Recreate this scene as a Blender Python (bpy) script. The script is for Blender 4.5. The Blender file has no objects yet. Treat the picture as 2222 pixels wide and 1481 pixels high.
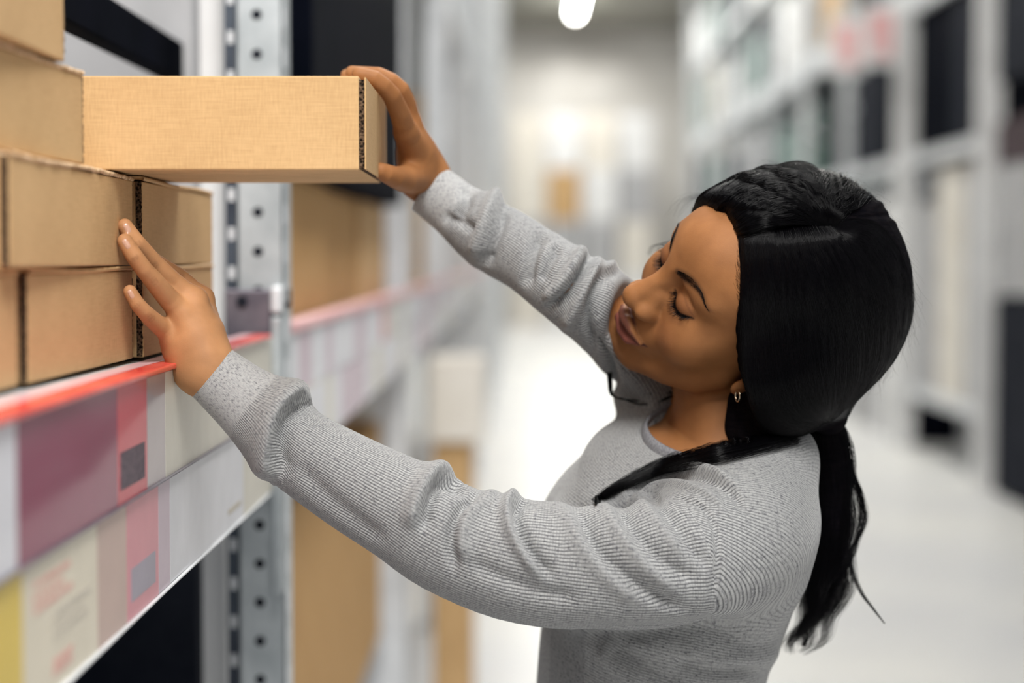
import bpy, math, random
import numpy as np
from mathutils import Vector
rng = np.random.default_rng(7)
random.seed(7)
SC = bpy.context.scene
COL = SC.collection

# ------------------------------------------------------------------ camera
F = 4200.0; CX, CY = 1111.0, 740.5
YAW = math.atan(23 / F); PIT = math.atan(182.5 / F)
cf = np.array([-math.sin(YAW) * math.cos(PIT), math.cos(YAW) * math.cos(PIT), -math.sin(PIT)])
cr = np.array([math.cos(YAW), math.sin(YAW), 0.0]); cu = np.cross(cr, cf)
CAM = np.array([0, 0, 1.5])
cam_d = bpy.data.cameras.new('camera'); cam = bpy.data.objects.new('camera', cam_d); COL.objects.link(cam)
cam_d.sensor_width = 36; cam_d.lens = F / 2222 * 36; cam_d.clip_start = 0.05; cam_d.clip_end = 200
cam.location = CAM
cam.rotation_euler = (math.pi / 2 - PIT, 0, YAW)
cam_d.dof.use_dof = True; cam_d.dof.focus_distance = 1.655
cam_d.dof.aperture_fstop = (F / 2222 * 0.036) / 0.0275
SC.camera = cam
SC.view_settings.view_transform = 'Standard'; SC.view_settings.look = 'None'
SC.view_settings.gamma = 1.0; SC.view_settings.use_curve_mapping = False
SC.view_settings.exposure = 0.0

def W(px, py, Y):
    d = cr * (px - CX) - cu * (py - CY) + cf * F
    return CAM + d * (Y / d[1])
def Pj(p):
    q = np.asarray(p) - CAM; z = q @ cf
    return np.stack([CX + F * (q @ cr) / z, CY - F * (q @ cu) / z], -1)

# ------------------------------------------------------------------ world and lights
wd = bpy.data.worlds.new('world'); SC.world = wd; wd.use_nodes = True
wd.node_tree.nodes['Background'].inputs[0].default_value = (0.93, 0.96, 1.0, 1)
wd.node_tree.nodes['Background'].inputs[1].default_value = 0.27

def area(name, loc, rot, sx, sy, power, col=(1, 1, 1)):
    l = bpy.data.lights.new(name, 'AREA'); l.shape = 'RECTANGLE'; l.size = sx; l.size_y = sy; l.energy = power; l.color = col
    o = bpy.data.objects.new(name, l); COL.objects.link(o); o.location = loc; o.rotation_euler = rot
    return o
for k_, y_ in enumerate((9, 17, 25, 34, 42)):
    area('hall_light', (1.1, y_, 6.35), (0, 0, 0), 1.0, 6.0, (140, 155, 175, 215, 260)[k_], (1, .98, .94))
# warehouse lamps: one bright fitting group over the near aisle, plus an unseen weak fill added behind the camera
al_ = area('aisle_light', (0.15, -.5, 3.9), (0, 0, 0), 1.0, 1.5, 150, (1, 0.98, 0.95))
al_.rotation_euler = (Vector((0, 1.75, 1.4)) - al_.location).to_track_quat('-Z', 'Y').to_euler()
area('lamp_light', (0.55, 2.9, 4.3), (0, 0, 0), .8, 2.4, 85, (1, 0.98, 0.95))
dl_ = area('fill_light', (1.0, -2.4, 2.9), (0, 0, 0), 1.6, 1.2, 22, (1, 0.97, 0.93))  # added soft fill, no door stands there
dl_.rotation_euler = (Vector((-.1, 1.75, 1.3)) - dl_.location).to_track_quat('-Z', 'Y').to_euler()

# ------------------------------------------------------------------ helpers
def link(name, me, parent=None, mat=None, smooth=False):
    o = bpy.data.objects.new(name, me); COL.objects.link(o)
    if parent is not None: o.parent = parent
    if mat is not None and not me.materials: me.materials.append(mat)
    if smooth and len(me.polygons): me.polygons.foreach_set('use_smooth', [True] * len(me.polygons))
    return o
def tag(o, label=None, cat=None, group=None, kind=None):
    if label: o['label'] = label
    if cat: o['category'] = cat
    if group: o['group'] = group
    if kind: o['kind'] = kind
    return o
def empty(name, loc=(0, 0, 0), rz=0.0):
    o = bpy.data.objects.new(name, None); COL.objects.link(o); o.location = loc; o.rotation_euler = (0, 0, rz)
    o.empty_display_size = 0.05
    return o
def np_mesh(name, V, Q):
    me = bpy.data.meshes.new(name); V = np.asarray(V, np.float32); Q = np.asarray(Q, np.int32)
    me.vertices.add(len(V)); me.vertices.foreach_set('co', V.ravel())
    k = Q.shape[1]; me.loops.add(Q.size); me.loops.foreach_set('vertex_index', Q.ravel())
    me.polygons.add(len(Q)); me.polygons.foreach_set('loop_start', np.arange(len(Q), dtype=np.int32) * k)
    me.polygons.foreach_set('loop_total', np.full(len(Q), k, np.int32))
    me.update(calc_edges=True); me.validate()
    return me
def set_color(me, name, C):
    a = me.attributes.new(name, 'FLOAT_COLOR', 'POINT')
    C = np.concatenate([C, np.ones((len(C), 1))], 1) if C.shape[1] == 3 else C
    a.data.foreach_set('color', C.astype(np.float32).ravel())

class MB:
    """collects shapes into one mesh"""
    def __init__(s): s.v = []; s.f = []; s.m = []
    def raw(s, vs, fs, m=0):
        b = len(s.v); s.v += [tuple(v) for v in vs]; s.f += [tuple(b + i for i in f) for f in fs]; s.m += [m] * len(fs)
    def box(s, x0, x1, y0, y1, z0, z1, m=0):
        s.raw([(x, y, z) for x in (x0, x1) for y in (y0, y1) for z in (z0, z1)],
              [(0, 1, 3, 2), (4, 6, 7, 5), (0, 4, 5, 1), (2, 3, 7, 6), (0, 2, 6, 4), (1, 5, 7, 3)], m)
    def bar(s, a, b, w, h, m=0):
        a = Vector(a); b = Vector(b); d = (b - a).normalized()
        up = Vector((0, 0, 1)) if abs(d.z) < .95 else Vector((0, 1, 0))
        l = d.cross(up).normalized(); u = l.cross(d)
        vs = [p + l * sx * w / 2 + u * sz * h / 2 for p in (a, b) for sx in (-1, 1) for sz in (-1, 1)]
        s.raw(vs, [(0, 2, 3, 1), (4, 5, 7, 6), (0, 1, 5, 4), (2, 6, 7, 3), (0, 4, 6, 2), (1, 3, 7, 5)], m)
    def tube(s, pts, rad, n=10, m=0, caps=True):
        pts = [Vector(p) for p in pts]; b = len(s.v); N = len(pts)
        if not hasattr(rad, '__len__'): rad = [rad] * N
        ref = None
        for i, p in enumerate(pts):
            t = (pts[min(i + 1, N - 1)] - pts[max(i - 1, 0)]).normalized()
            if ref is None: ref = t.orthogonal().normalized()
            ref = (ref - t * ref.dot(t)).normalized(); u = t.cross(ref)
            for k in range(n):
                a = 2 * math.pi * k / n
                s.v.append(tuple(p + (ref * math.cos(a) + u * math.sin(a)) * rad[i]))
        for i in range(N - 1):
            for k in range(n):
                s.f.append((b + i * n + k, b + i * n + (k + 1) % n, b + (i + 1) * n + (k + 1) % n, b + (i + 1) * n + k)); s.m.append(m)
        if caps:
            s.f.append(tuple(b + k for k in range(n))[::-1]); s.m.append(m)
            s.f.append(tuple(b + (N - 1) * n + k for k in range(n))); s.m.append(m)
    def build(s, name, mats, parent=None, smooth=False, bevel=0.0, seg=2):
        me = bpy.data.meshes.new(name); me.from_pydata(s.v, [], s.f); 
        for mt in (mats if isinstance(mats, (list, tuple)) else [mats]): me.materials.append(mt)
        me.polygons.foreach_set('material_index', s.m); me.update()
        o = link(name, me, parent, None, smooth)
        if bevel:
            md = o.modifiers.new('bevel', 'BEVEL'); md.width = bevel; md.segments = seg; md.limit_method = 'ANGLE'
            md.harden_normals = False
        return o

# ------------------------------------------------------------------ materials
def mat(name, col, rough=0.6, metal=0.0, spec=0.5, build=None):
    m = bpy.data.materials.new(name); m.use_nodes = True; nt = m.node_tree; b = nt.nodes['Principled BSDF']
    b.inputs['Base Color'].default_value = (*col, 1); b.inputs['Roughness'].default_value = rough
    b.inputs['Metallic'].default_value = metal; b.inputs['Specular IOR Level'].default_value = spec
    if build: build(nt, b)
    return m
def N(nt, t, **kw):
    n = nt.nodes.new(t)
    for k, v in kw.items():
        if k.startswith('i_'): n.inputs[int(k[2:])].default_value = v
        else: setattr(n, k, v)
    return n
def ramp(nt, fac, stops):
    r = N(nt, 'ShaderNodeValToRGB'); e = r.color_ramp.elements
    while len(e) < len(stops): e.new(0.5)
    for el, (p, c) in zip(e, stops): el.position = p; el.color = (*c, 1)
    nt.links.new(fac, r.inputs[0]); return r.outputs[0]
def noisy(c1, c2, scale, stretch=(1, 1, 1), bump=0.0, lo=.35, hi=.65, detail=4):
    def f(nt, b):
        tc = N(nt, 'ShaderNodeTexCoord'); mp = N(nt, 'ShaderNodeMapping'); mp.inputs['Scale'].default_value = stretch
        nz = N(nt, 'ShaderNodeTexNoise'); nz.inputs['Scale'].default_value = scale; nz.inputs['Detail'].default_value = detail
        nt.links.new(tc.outputs['Object'], mp.inputs[0]); nt.links.new(mp.outputs[0], nz.inputs['Vector'])
        nt.links.new(ramp(nt, nz.outputs[0], [(lo, c1), (hi, c2)]), b.inputs['Base Color'])
        if bump:
            bp = N(nt, 'ShaderNodeBump'); bp.inputs['Strength'].default_value = 1; bp.inputs['Distance'].default_value = bump
            nt.links.new(nz.outputs[0], bp.inputs['Height']); nt.links.new(bp.outputs[0], b.inputs['Normal'])
    return f
def cardboard(name, c1, c2):
    def f(nt, b):
        tc = N(nt, 'ShaderNodeTexCoord')
        outs = []
        for sc_, st in ((9, (1, 1, 1)), (60, (1, 1, 9)), (700, (.05, .05, 1.0)), (900, (.6, .6, .1))):
            mp = N(nt, 'ShaderNodeMapping'); mp.inputs['Scale'].default_value = st
            nz = N(nt, 'ShaderNodeTexNoise'); nz.inputs['Scale'].default_value = sc_; nz.inputs['Detail'].default_value = 3
            nt.links.new(tc.outputs['Object'], mp.inputs[0]); nt.links.new(mp.outputs[0], nz.inputs['Vector']); outs.append(nz.outputs[0])
        acc = None
        for o_, w_ in zip(outs, (.36, .14, .22, .28)):
            mu = N(nt, 'ShaderNodeMath', operation='MULTIPLY'); mu.inputs[1].default_value = w_; nt.links.new(o_, mu.inputs[0])
            if acc is None: acc = mu.outputs[0]
            else:
                ad = N(nt, 'ShaderNodeMath', operation='ADD'); nt.links.new(acc, ad.inputs[0]); nt.links.new(mu.outputs[0], ad.inputs[1]); acc = ad.outputs[0]
        nt.links.new(ramp(nt, acc, [(.34, c1), (.66, c2)]), b.inputs['Base Color'])
        bp = N(nt, 'ShaderNodeBump'); bp.inputs['Distance'].default_value = .0004; bp.inputs['Strength'].default_value = .6
        nt.links.new(acc, bp.inputs['Height']); nt.links.new(bp.outputs[0], b.inputs['Normal'])
    return mat(name, c1, .75, spec=.25, build=f)
M = {}
M['card'] = cardboard('cardboard', (.49, .305, .140), (.66, .435, .215))
M['card_b'] = cardboard('cardboard_ochre', (.44, .25, .09), (.56, .34, .14))
M['card_edge'] = mat('cardboard_torn_edge', (.60, .40, .22), .9, spec=.1, build=noisy((.42, .26, .13), (.78, .58, .38), 220, bump=.0008))
M['card_dark'] = mat('cardboard_print', (.30, .18, .10), .8, build=noisy((.22, .13, .07), (.30, .18, .10), 60))
def flute(nt, b):
    tc = N(nt, 'ShaderNodeTexCoord'); wv = N(nt, 'ShaderNodeTexVoronoi'); wv.inputs['Scale'].default_value = 420
    nt.links.new(tc.outputs['Object'], wv.inputs['Vector'])
    nt.links.new(ramp(nt, wv.outputs['Distance'], [(.30, (.015, .011, .008)), (.75, (.16, .10, .06))]), b.inputs['Base Color'])
    bp = N(nt, 'ShaderNodeBump'); bp.inputs['Distance'].default_value = .002
    nt.links.new(wv.outputs['Distance'], bp.inputs['Height']); nt.links.new(bp.outputs[0], b.inputs['Normal'])
M['flute'] = mat('corrugated_cut', (.05, .035, .025), .95, spec=.1, build=flute)
M['steel'] = mat('galvanised_steel', (.48, .52, .54), .42, .35, build=noisy((.40, .44, .46), (.58, .62, .64), 14, bump=.0002))
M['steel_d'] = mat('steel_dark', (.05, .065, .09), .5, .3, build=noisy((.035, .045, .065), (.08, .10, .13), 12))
M['steel_l'] = mat('steel_light', (.72, .74, .76), .45, .15, build=noisy((.62, .64, .66), (.82, .84, .86), 10))
M['plate'] = mat('steel_bracket', (.16, .15, .18), .45, .5, build=noisy((.13, .12, .15), (.21, .19, .22), 30))
M['hole'] = mat('hole_dark', (.012, .014, .02), .9, spec=.1, build=noisy((.01, .012, .018), (.02, .022, .03), 50))
M['floor'] = mat('polished_concrete', (.78, .78, .78), .35, build=noisy((.72, .72, .73), (.84, .83, .80), .8, bump=0))
M['wallm'] = mat('pale_wall', (.7, .68, .64), .8, build=noisy((.62, .6, .56), (.76, .74, .70), 1.2))
M['ceil'] = mat('ceiling_grey', (.22, .21, .18), .8, build=noisy((.17, .165, .14), (.27, .26, .23), .5))
M['black'] = mat('black_plastic', (.004, .005, .010), .85, spec=.02, build=noisy((.002, .003, .006), (.004, .005, .010), 9))
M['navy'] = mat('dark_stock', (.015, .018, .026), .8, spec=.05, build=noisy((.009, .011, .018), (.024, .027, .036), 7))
M['green'] = mat('teal_stock', (.16, .24, .22), .6, build=noisy((.12, .19, .17), (.22, .32, .29), 7))
M['white'] = mat('white_stock', (.80, .80, .80), .55, build=noisy((.74, .74, .74), (.86, .86, .86), 5))
M['cream'] = mat('cream_stock', (.76, .71, .64), .6, build=noisy((.70, .65, .57), (.82, .78, .71), 4))
M['greyst'] = mat('grey_stock', (.42, .42, .43), .6, build=noisy((.36, .36, .37), (.50, .50, .51), 5))
M['redm'] = mat('red_plastic', (.75, .05, .05), .35, build=noisy((.66, .04, .04), (.82, .07, .06), 20))
M['pinkst'] = mat('pink_stock', (.72, .42, .42), .6, build=noisy((.66, .36, .37), (.78, .50, .50), 9))
M['maroon'] = mat('maroon_plastic', (.03, .008, .012), .5, build=noisy((.02, .006, .01), (.045, .012, .018), 9))

# ------------------------------------------------------------------ setting
def plane_box(name, x0, x1, y0, y1, z0, z1, m):
    mb = MB(); mb.box(x0, x1, y0, y1, z0, z1); return tag(mb.build(name, M[m]), kind='structure')
plane_box('floor', -5, 8, -4, 46, -.1, 0, 'floor')
plane_box('ceiling', -5, 8, 4.0, 46.2, 6.8, 7.0, 'ceil')
plane_box('wall_back', -5, 8, 46, 46.2, 0, 6.8, 'wallm')

# ------------------------------------------------------------------ racking
XL = -0.295     # aisle face of the left rail
def upright(name, x0, x1, y, z1, label, group, detailed=False, depth=.07, z0=0.0, cat='rack post', lw=True):
    root = empty(name, ((x0 + x1) / 2, y, 0)); tag(root, label, cat, group)
    cx = (x0 + x1) / 2
    mb = MB(); w = x1 - x0
    t = .004
    if detailed:
        mb.box(-w / 2, w / 2, 0, t, z0, z1)                  # face with round holes, towards the camera
        mb.box(w / 2 - t, w / 2, 0, depth, z0, z1)           # aisle flange
        mb.box(-w / 2, -w / 2 + t, 0, .02, z0, z1)
        mb.build('post', M['steel'], root, bevel=.0015)
        mb = MB(); mb.box(-w / 2 - .0155, -w / 2 - .0005, .012, .016, z0, z1); mb.box(-w / 2 - .0155, -w / 2 - .012, .016, depth, z0, z1)
        mb.build('flange', M['steel_d'], root)
        zz = 1.5 + (558 - 35) * y / F + .0468 * 3
        while zz > .75:
            hx = (560 - 1134) * y / F - cx
            hb = MB(); hb.tube([(hx, -.0006, zz), (hx, .0035, zz)], .0062, 20); hb.build('bolt_hole', M['hole'], root)
            sb = MB(); sb.box(w / 2 - .0005, w / 2 + .0008, .012, .030, zz - .014, zz + .010); sb.build('slot', M['steel_l'], root)
            lb = MB(); lb.box(-w / 2 - .0115, -w / 2 - .004, .0105, .0118, zz - .033, zz - .018); lb.build('slot', M['steel_l'], root)
            zz -= .0468
    else:
        mb.box(-w / 2, w / 2, 0, t, z0, z1); mb.box(w / 2 - t, w / 2, 0, depth, z0, z1); mb.box(-w / 2, -w / 2 + t, 0, depth, z0, z1)
        mb.build('post', M['steel_l'], root)
    fb = MB(); fb.box(-w / 2 - .03, w / 2 + .03, -.03, depth + .03, 0, .008); fb.build('foot_plate', M['steel'], root)
    return root
ORD = ['first', 'second', 'third', 'fourth', 'fifth', 'sixth', 'seventh', 'eighth', 'ninth', 'tenth', 'eleventh', 'twelfth', 'thirteenth', 'fourteenth', 'fifteenth', 'sixteenth']
YP = [2.31, 5.05, 7.8, 10.55, 13.3, 16.05, 18.8, 21.6, 24.4, 27.2, 30]
upright('rack_upright', -.341, -.285, YP[0], 3.4, 'perforated galvanised rack upright behind the long cardboard box', None, True)
for i, y in enumerate(YP[1:]):
    upright('rack_upright', -.40, -.30, y, 6.2, 'blurred grey upright on the left aisle side, %s beyond the perforated one' % ORD[i], 'left rack uprights receding')
    upright('rack_upright', -1.58, -1.50, y, 6.2, 'blurred grey rear upright deep in the left racking, %s from the camera' % ORD[i], 'left rear rack uprights')

# shelf boards and beams, left side
def beam(name, x0, x1, y0, y1, z0, z1, m, label, group, cat='shelf beam'):
    mb = MB(); mb.box(x0, x1, y0, y1, z0, z1)
    return tag(mb.build(name, M[m], bevel=.002), label, cat, group)
ZT, ZM, ZB = 1.411, 1.3165, 1.2235
root = empty('shelf_board', (-.75, .2, ZT)); tag(root, 'steel shelf carrying the stack of cardboard boxes', 'shelf')
mb = MB(); mb.box(-.45, .434, 0, 2.0, -.020, -.002); mb.build('deck', M['steel'], root)
mb = MB(); mb.box(.414, .434, 0, 2.0, -.12, -.0205); mb.build('lip', M['steel_d'], root)
for k in range(1, 6):
    o_ = ORD[k - 1]
    beam('shelf_beam', -.40, -.33, YP[k - 1] + .16, YP[k] - .01, 1.24, 1.395, 'steel_l', 'pale shelf beam behind the blurred tags, %s bay past the perforated upright' % o_, 'left shelf beams at tag height')
    beam('shelf_board', -1.4, -.415, YP[k - 1] + .15, YP[k] - .01, 1.375, 1.40, 'card_b', 'wooden deck board at tag height, %s bay past the perforated upright' % o_, 'left decks at tag height', 'shelf')
    for z, nm_ in ((2.62, 'upper'), (3.9, 'high'), (5.2, 'topmost')):
        beam('shelf_beam', -.40, -.33, YP[k - 1] + .08, YP[k] - .01, z, z + .12, 'steel_l', 'pale %s beam of the left racking, %s bay past the perforated upright' % (nm_, o_), 'left upper beams')
        if k > 1: beam('shelf_board', -1.4, -.41, YP[k - 1] + .08, YP[k] - .01, z + .08, z + .12, 'steel', '%s deck of the left racking, %s bay past the perforated upright' % (nm_, o_), 'left upper decks', 'shelf')

# ------------------------------------------------------------------ label rail in front of the shelf
def card_mat(name, base, fn=None, gloss=.25):
    def f(nt, b):
        tc = N(nt, 'ShaderNodeTexCoord'); nz = N(nt, 'ShaderNodeTexNoise'); nz.inputs['Scale'].default_value = 26
        nt.links.new(tc.outputs['Object'], nz.inputs['Vector'])
        nt.links.new(ramp(nt, nz.outputs[0], [(.3, tuple(c * .93 for c in base)), (.7, base)]), b.inputs['Base Color'])
        b.inputs['Coat Weight'].default_value = gloss; b.inputs['Coat Roughness'].default_value = .12
    return mat(name, base, .5, build=f)
CM = {'lw': card_mat('label_white', (.74, .74, .78)), 'lp': card_mat('label_plum', (.24, .022, .075), gloss=.55),
      'lr': card_mat('label_red', (.60, .075, .10), gloss=.4), 'lg': card_mat('label_grey', (.36, .28, .30), gloss=.8),
      'lc': card_mat('label_cream', (.70, .66, .56)), 'ly': card_mat('label_yellow', (.72, .52, .07)),
      'lpaper': card_mat('label_paper', (.75, .68, .54)), 'lbeige': card_mat('label_beige', (.56, .40, .34)),
      'lpink': card_mat('label_pink', (.70, .27, .31)), 'llil': card_mat('label_lilac', (.60, .48, .55)),
      'lgp': card_mat('patch_grey', (.34, .30, .37)), 'ink': mat('ink_dark', (.10, .08, .10), .6, build=noisy((.07, .05, .07), (.16, .12, .14), 260)),
      'inkred': mat('ink_faded_red', (.70, .36, .30), .6, build=noisy((.66, .30, .26), (.76, .60, .50), 300)),
      'inkgrey': mat('ink_faded_grey', (.55, .50, .42), .6, build=noisy((.48, .44, .37), (.68, .62, .52), 300))}
root = empty('label_rail', (XL, .3, ZB)); tag(root, 'clear plastic label holder rail with a red top edge along the near shelf', 'label rail')
H0 = ZT - ZB
mb = MB(); mb.box(-.0185, -.0045, 0, 1.96, 0, H0 - .006); mb.box(-.0045, .0008, 0, 1.96, 0, .0012)
mb.build('backing', M['steel_l'], root)
mb = MB(); mb.box(-.0335, -.0182, 0, 1.96, H0 - .0018, H0 - .0004); mb.build('pink_film', mat('pink_film', (.70, .42, .44), .3, build=noisy((.62, .34, .37), (.78, .55, .56), 9)), root)
mb = MB(); mb.box(-.0180, .0018, 0, 1.96, H0 - .0053, H0 - .0005)
mb.build('red_edge', mat('red_edge_gloss', (.80, .07, .05), .22, build=noisy((.74, .05, .04), (.85, .12, .09), 12)), root, bevel=.0015)
def y_at(px): return -XL * F / (1134 - px)
def shelf_label(x0, x1, row, m, label, prints=()):
    ya, yb = (y_at(x0) if x0 > -900 else .95), y_at(x1)
    z0, z1 = (ZM + .0012, ZT - .0064) if row == 0 else (ZB + .0018, ZM - .0022)
    if row == 0: z0 = ZB + .0935
    if row == 1: z1 = ZB + .0922
    root = empty('shelf_label', (XL, ya, z0)); tag(root, label, 'label', 'labels in the near shelf rail')
    L = yb - ya; Hh = z1 - z0
    mb = MB(); mb.box(-.0042, -.0022, .0006, L - .0006, 0, Hh); mb.build('card', CM[m], root)
    for (u0, u1, v0, v1, im, nm) in prints:
        mb = MB(); mb.box(-.0022, -.0019, L * u0, L * u1, Hh * v0, Hh * v1); mb.build(nm, CM[im], root)
shelf_label(-110, 39, 0, 'lw', 'white label at the left end of the upper row, beside the plum one', [(.3, .6, .12, .2, 'inkgrey', 'printed_line')])
shelf_label(39, 258, 0, 'lp', 'large glossy plum coloured label in the upper row')
shelf_label(258, 322, 0, 'lr', 'narrow red label with a dark block in the upper row', [(.08, .9, .12, .44, 'ink', 'dark_patch')])
shelf_label(322, 362, 0, 'lg', 'narrow translucent grey label between the red and the cream ones')
shelf_label(362, 520, 0, 'lc', 'cream label in the upper row under the near hand')
shelf_label(520, 700, 0, 'lc', 'cream label in the upper row behind the near cuff')
shelf_label(-110, 48, 1, 'ly', 'bright yellow label at the lower left corner')
shelf_label(48, 212, 1, 'lpaper', 'cream paper label with faded red and grey print',
            [(.12, .60, .80, .85, 'inkred', 'printed_line'), (.12, .50, .71, .76, 'inkred', 'printed_line'), (.12, .62, .63, .68, 'inkred', 'printed_line'),
             (.36, .88, .50, .56, 'inkgrey', 'printed_line'), (.36, .80, .43, .47, 'inkgrey', 'printed_line'), (.36, .84, .36, .40, 'inkgrey', 'printed_line'),
             (.36, .62, .10, .22, 'inkred', 'printed_line')])
shelf_label(212, 276, 1, 'lbeige', 'beige pink blank label in the lower row, right of the paper label')
shelf_label(276, 345, 1, 'lpink', 'pink label with a grey square in the lower row', [(.12, .88, .14, .42, 'lgp', 'grey_patch')])
shelf_label(345, 370, 1, 'llil', 'narrow lilac label strip in the lower row')
shelf_label(370, 530, 1, 'lw', 'white label in the lower row under the near sleeve', [(.75, .95, .16, .22, 'inkgrey', 'printed_line')])
shelf_label(530, 700, 1, 'lc', 'cream label in the lower row in front of the upright')
# tag holders beyond the first upright
random.seed(3)
for k in range(5):
    y0, y1 = YP[k] + .10, YP[k + 1] - .02
    root = empty('label_rail', (XL, y0, ZB)); tag(root, 'blurred label rail with a reddish top edge, %s past the perforated upright' % ORD[k], 'label rail', 'label rails beyond the first upright')
    mb = MB(); mb.box(-.03, -.0045, 0, y1 - y0, 0, H0 - .008); mb.build('backing', M['steel_l'], root)
    mb = MB(); mb.box(-.03, .0018, 0, y1 - y0, H0 - .0078, H0 + .003); mb.build('red_edge', M['pinkst'], root)
    y = y0 + .02; nt_ = 0
    while y < y1 - .1:
        L = random.uniform(.10, .26) * (1 + .6 * k)
        nt_ += 1
        for r_ in (0, 1):
            m = random.choice(['lw', 'lw', 'lw', 'llil', 'lw', 'lpink' if k == 0 else 'lw', 'lc'])
            mb = MB(); mb.box(XL - .004, XL - .002, y, y + L - .006, ZB + (.006, .098)[r_], ZB + (.094, .178)[r_])
            tag(mb.build('shelf_label', CM[m]), '%s %s row tag, %s, on the %s label rail past the perforated upright' % (ORD[min(nt_, 16) - 1], ('lower', 'upper')[r_], {'lw': 'white', 'llil': 'lilac', 'lpink': 'pink', 'lc': 'cream'}[m], ORD[k]), 'label', 'tags in the far label rails')
        y += L
# beam end bracket at the first upright
mb = MB(); mb.box(-.0045, .0008, 0, 1.96, .0923, .0933); mb.build('divider', M['plate'], bpy.data.objects['label_rail'])
root = empty('beam_bracket', (-.32, 2.29, 1.40)); tag(root, 'dark steel beam end bracket bolted to the perforated upright', 'bracket')
mb = MB(); mb.box(-.033, .022, .0, .014, -.02, .062); mb.build('plate', M['plate'], root, bevel=.002)
mb = MB(); mb.box(.0225, .035, -.01, .10, .034, .066); mb.build('hook', M['steel_l'], root, bevel=.004)
mb = MB(); mb.box(.0225, .034, -.005, .08, -.30, .0295); mb.build('connector', M['steel'], root, bevel=.002)
mb = MB(); mb.tube([(-.012, -.004, .048), (-.012, -.0002, .048)], .0065, 16); mb.build('bolt', M['hole'], root)

# ------------------------------------------------------------------ cardboard boxes
def carton(loc, rz, lx, ly, h, label, group=None, lid=True, torn=0.0, seed=0, m='card', nm='cardboard_box'):
    """origin: aisle-side far bottom corner; the box extends -x (depth lx) and -y (length ly)"""
    root = empty(nm, loc, rz); tag(root, label, 'box', group)
    r = random.Random(seed)
    me = bpy.data.meshes.new('body')
    mb = MB()
    mb.box(-lx, 0, -ly, -.0052, .0, h - .003 if lid else h)
    mb.build('body', M[m], root, bevel=.0012)
    # lid with softly rounded, slightly bowed rim
    n = 60; v = []; f = []
    prof = [(-lx, -.002), (-.003, -.002), (.0006, -.003), (.0014, -.0014), (.0010, .0002), (-.001, .0010), (-lx, .0010)]
    for i in range(n + 1):
        y = -ly + ly * i / n - (.0052 if i == n else 0)
        t_ = torn * (math.sin(i * .9 + seed) * .4 + r.uniform(-1, 1)) * .001
        bow = .0007 * math.sin(i * .13 + seed)
        for j, (x, z) in enumerate(prof):
            v.append((x + (t_ if 1 < j < 5 else 0), y, h + z + (bow if j > 0 and j < 6 else 0) + (t_ * .6 if 1 < j < 5 else 0)))
    k = len(prof)
    for i in range(n):
        for j in range(k - 1): f.append((i * k + j, i * k + j + 1, (i + 1) * k + j + 1, (i + 1) * k + j))
    f.append(tuple(range(k))); f.append(tuple(n * k + j for j in range(k))[::-1])
    me = bpy.data.meshes.new('lid'); me.from_pydata(v, [], f); me.materials.append(M['card_edge'] if torn > .5 else M[m]); lid and link('lid', me, root, None, True)
    # raw fluted cut of the end flap
    mb = MB()
    segs = 34
    for i in range(segs):
        z0 = .001 + (h - .004) * i / segs; z1 = .001 + (h - .004) * (i + 1) / segs
        mb.box(-lx + .004, -.0007 + r.uniform(-.0006, .0002), -.0052, -.0008 + r.uniform(-.0004, .0003), z0, z1)
    mb.build('fluted_edge', M['flute'], root)
    mb = MB()
    for i in range(segs):
        z0 = .001 + (h - .004) * i / segs; z1 = .001 + (h - .004) * (i + 1) / segs
        mb.box(-.0058, -.0008 + r.uniform(-.0003, .0003), -ly - .0012 + r.uniform(-.0004, .0003), -ly + .002, z0, z1)
    mb.build('fluted_edge', M['flute'], root)
    mb = MB(); mb.box(-lx, -.0015, -.0008, .0006, .0005, h - .001); mb.build('end_flap', M[m], root, bevel=.0003)
    return root
GB = 'cardboard boxes stacked on the near shelf'
XB = -.337
def yb(px): return -XB * F / (1134 - px)
z1_ = ZT + .0015
hC, hB, hA = .0788, .0757, .0705
zB_ = z1_ + hC + .002; zA_ = zB_ + hB + .0022; zT_ = zA_ + hA + .002
carton((XB, yb(283) + .012, z1_), math.radians(-.8), .28, .340, hC, 'cardboard box on the shelf deck right beside the near hand, lowest row', GB, seed=1, torn=.35)
carton((XB - .0065, yb(60), z1_), 0, .28, .36, hC, 'cardboard box at the lower left edge, left of the dark gap', GB, seed=2)
carton((XB, yb(291), zB_), math.radians(.3), .28, .415, hB, 'cardboard box with torn rim, the fingertips rest on its side', GB, seed=3, torn=.8)
carton((XB - .0065, yb(3), zB_), 0, .28, .30, hB, 'cardboard box barely in view at the left edge, second row', GB, seed=4)
carton((XB, yb(186), zA_), math.radians(-2.2), .28, .40, hA, 'cardboard box with dented top rim, third row, left end of the long box', GB, seed=5, torn=.6)
carton((XB, yb(147), zT_), math.radians(0), .28, .36, .10, 'topmost cardboard box in the upper left corner', GB, seed=6)
carton((XB + .0055, 2.075, z1_), math.radians(.0), .28, .385, hC, 'shaded cardboard box behind the near hand, lowest row', GB, seed=7)
carton((XB + .0055, 2.075, zB_), math.radians(0), .28, .385, hB, 'dark shaded cardboard box directly under the long box', GB, seed=8)
# small print on the lower shaded box
# the long box being pulled out: its long side faces the camera
root = carton((-.1335, 1.60, zA_ + .0005), 0, .28, .40, .0765, 'long cardboard box held out between both hands above the shelf', None, lid=False, seed=9)
root.rotation_euler = (0, 0, math.radians(-90) + math.radians(.6))   # aisle side now faces the camera, end flap faces +x
root.location = (-.1290, 1.592, zA_ + .0005)

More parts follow.
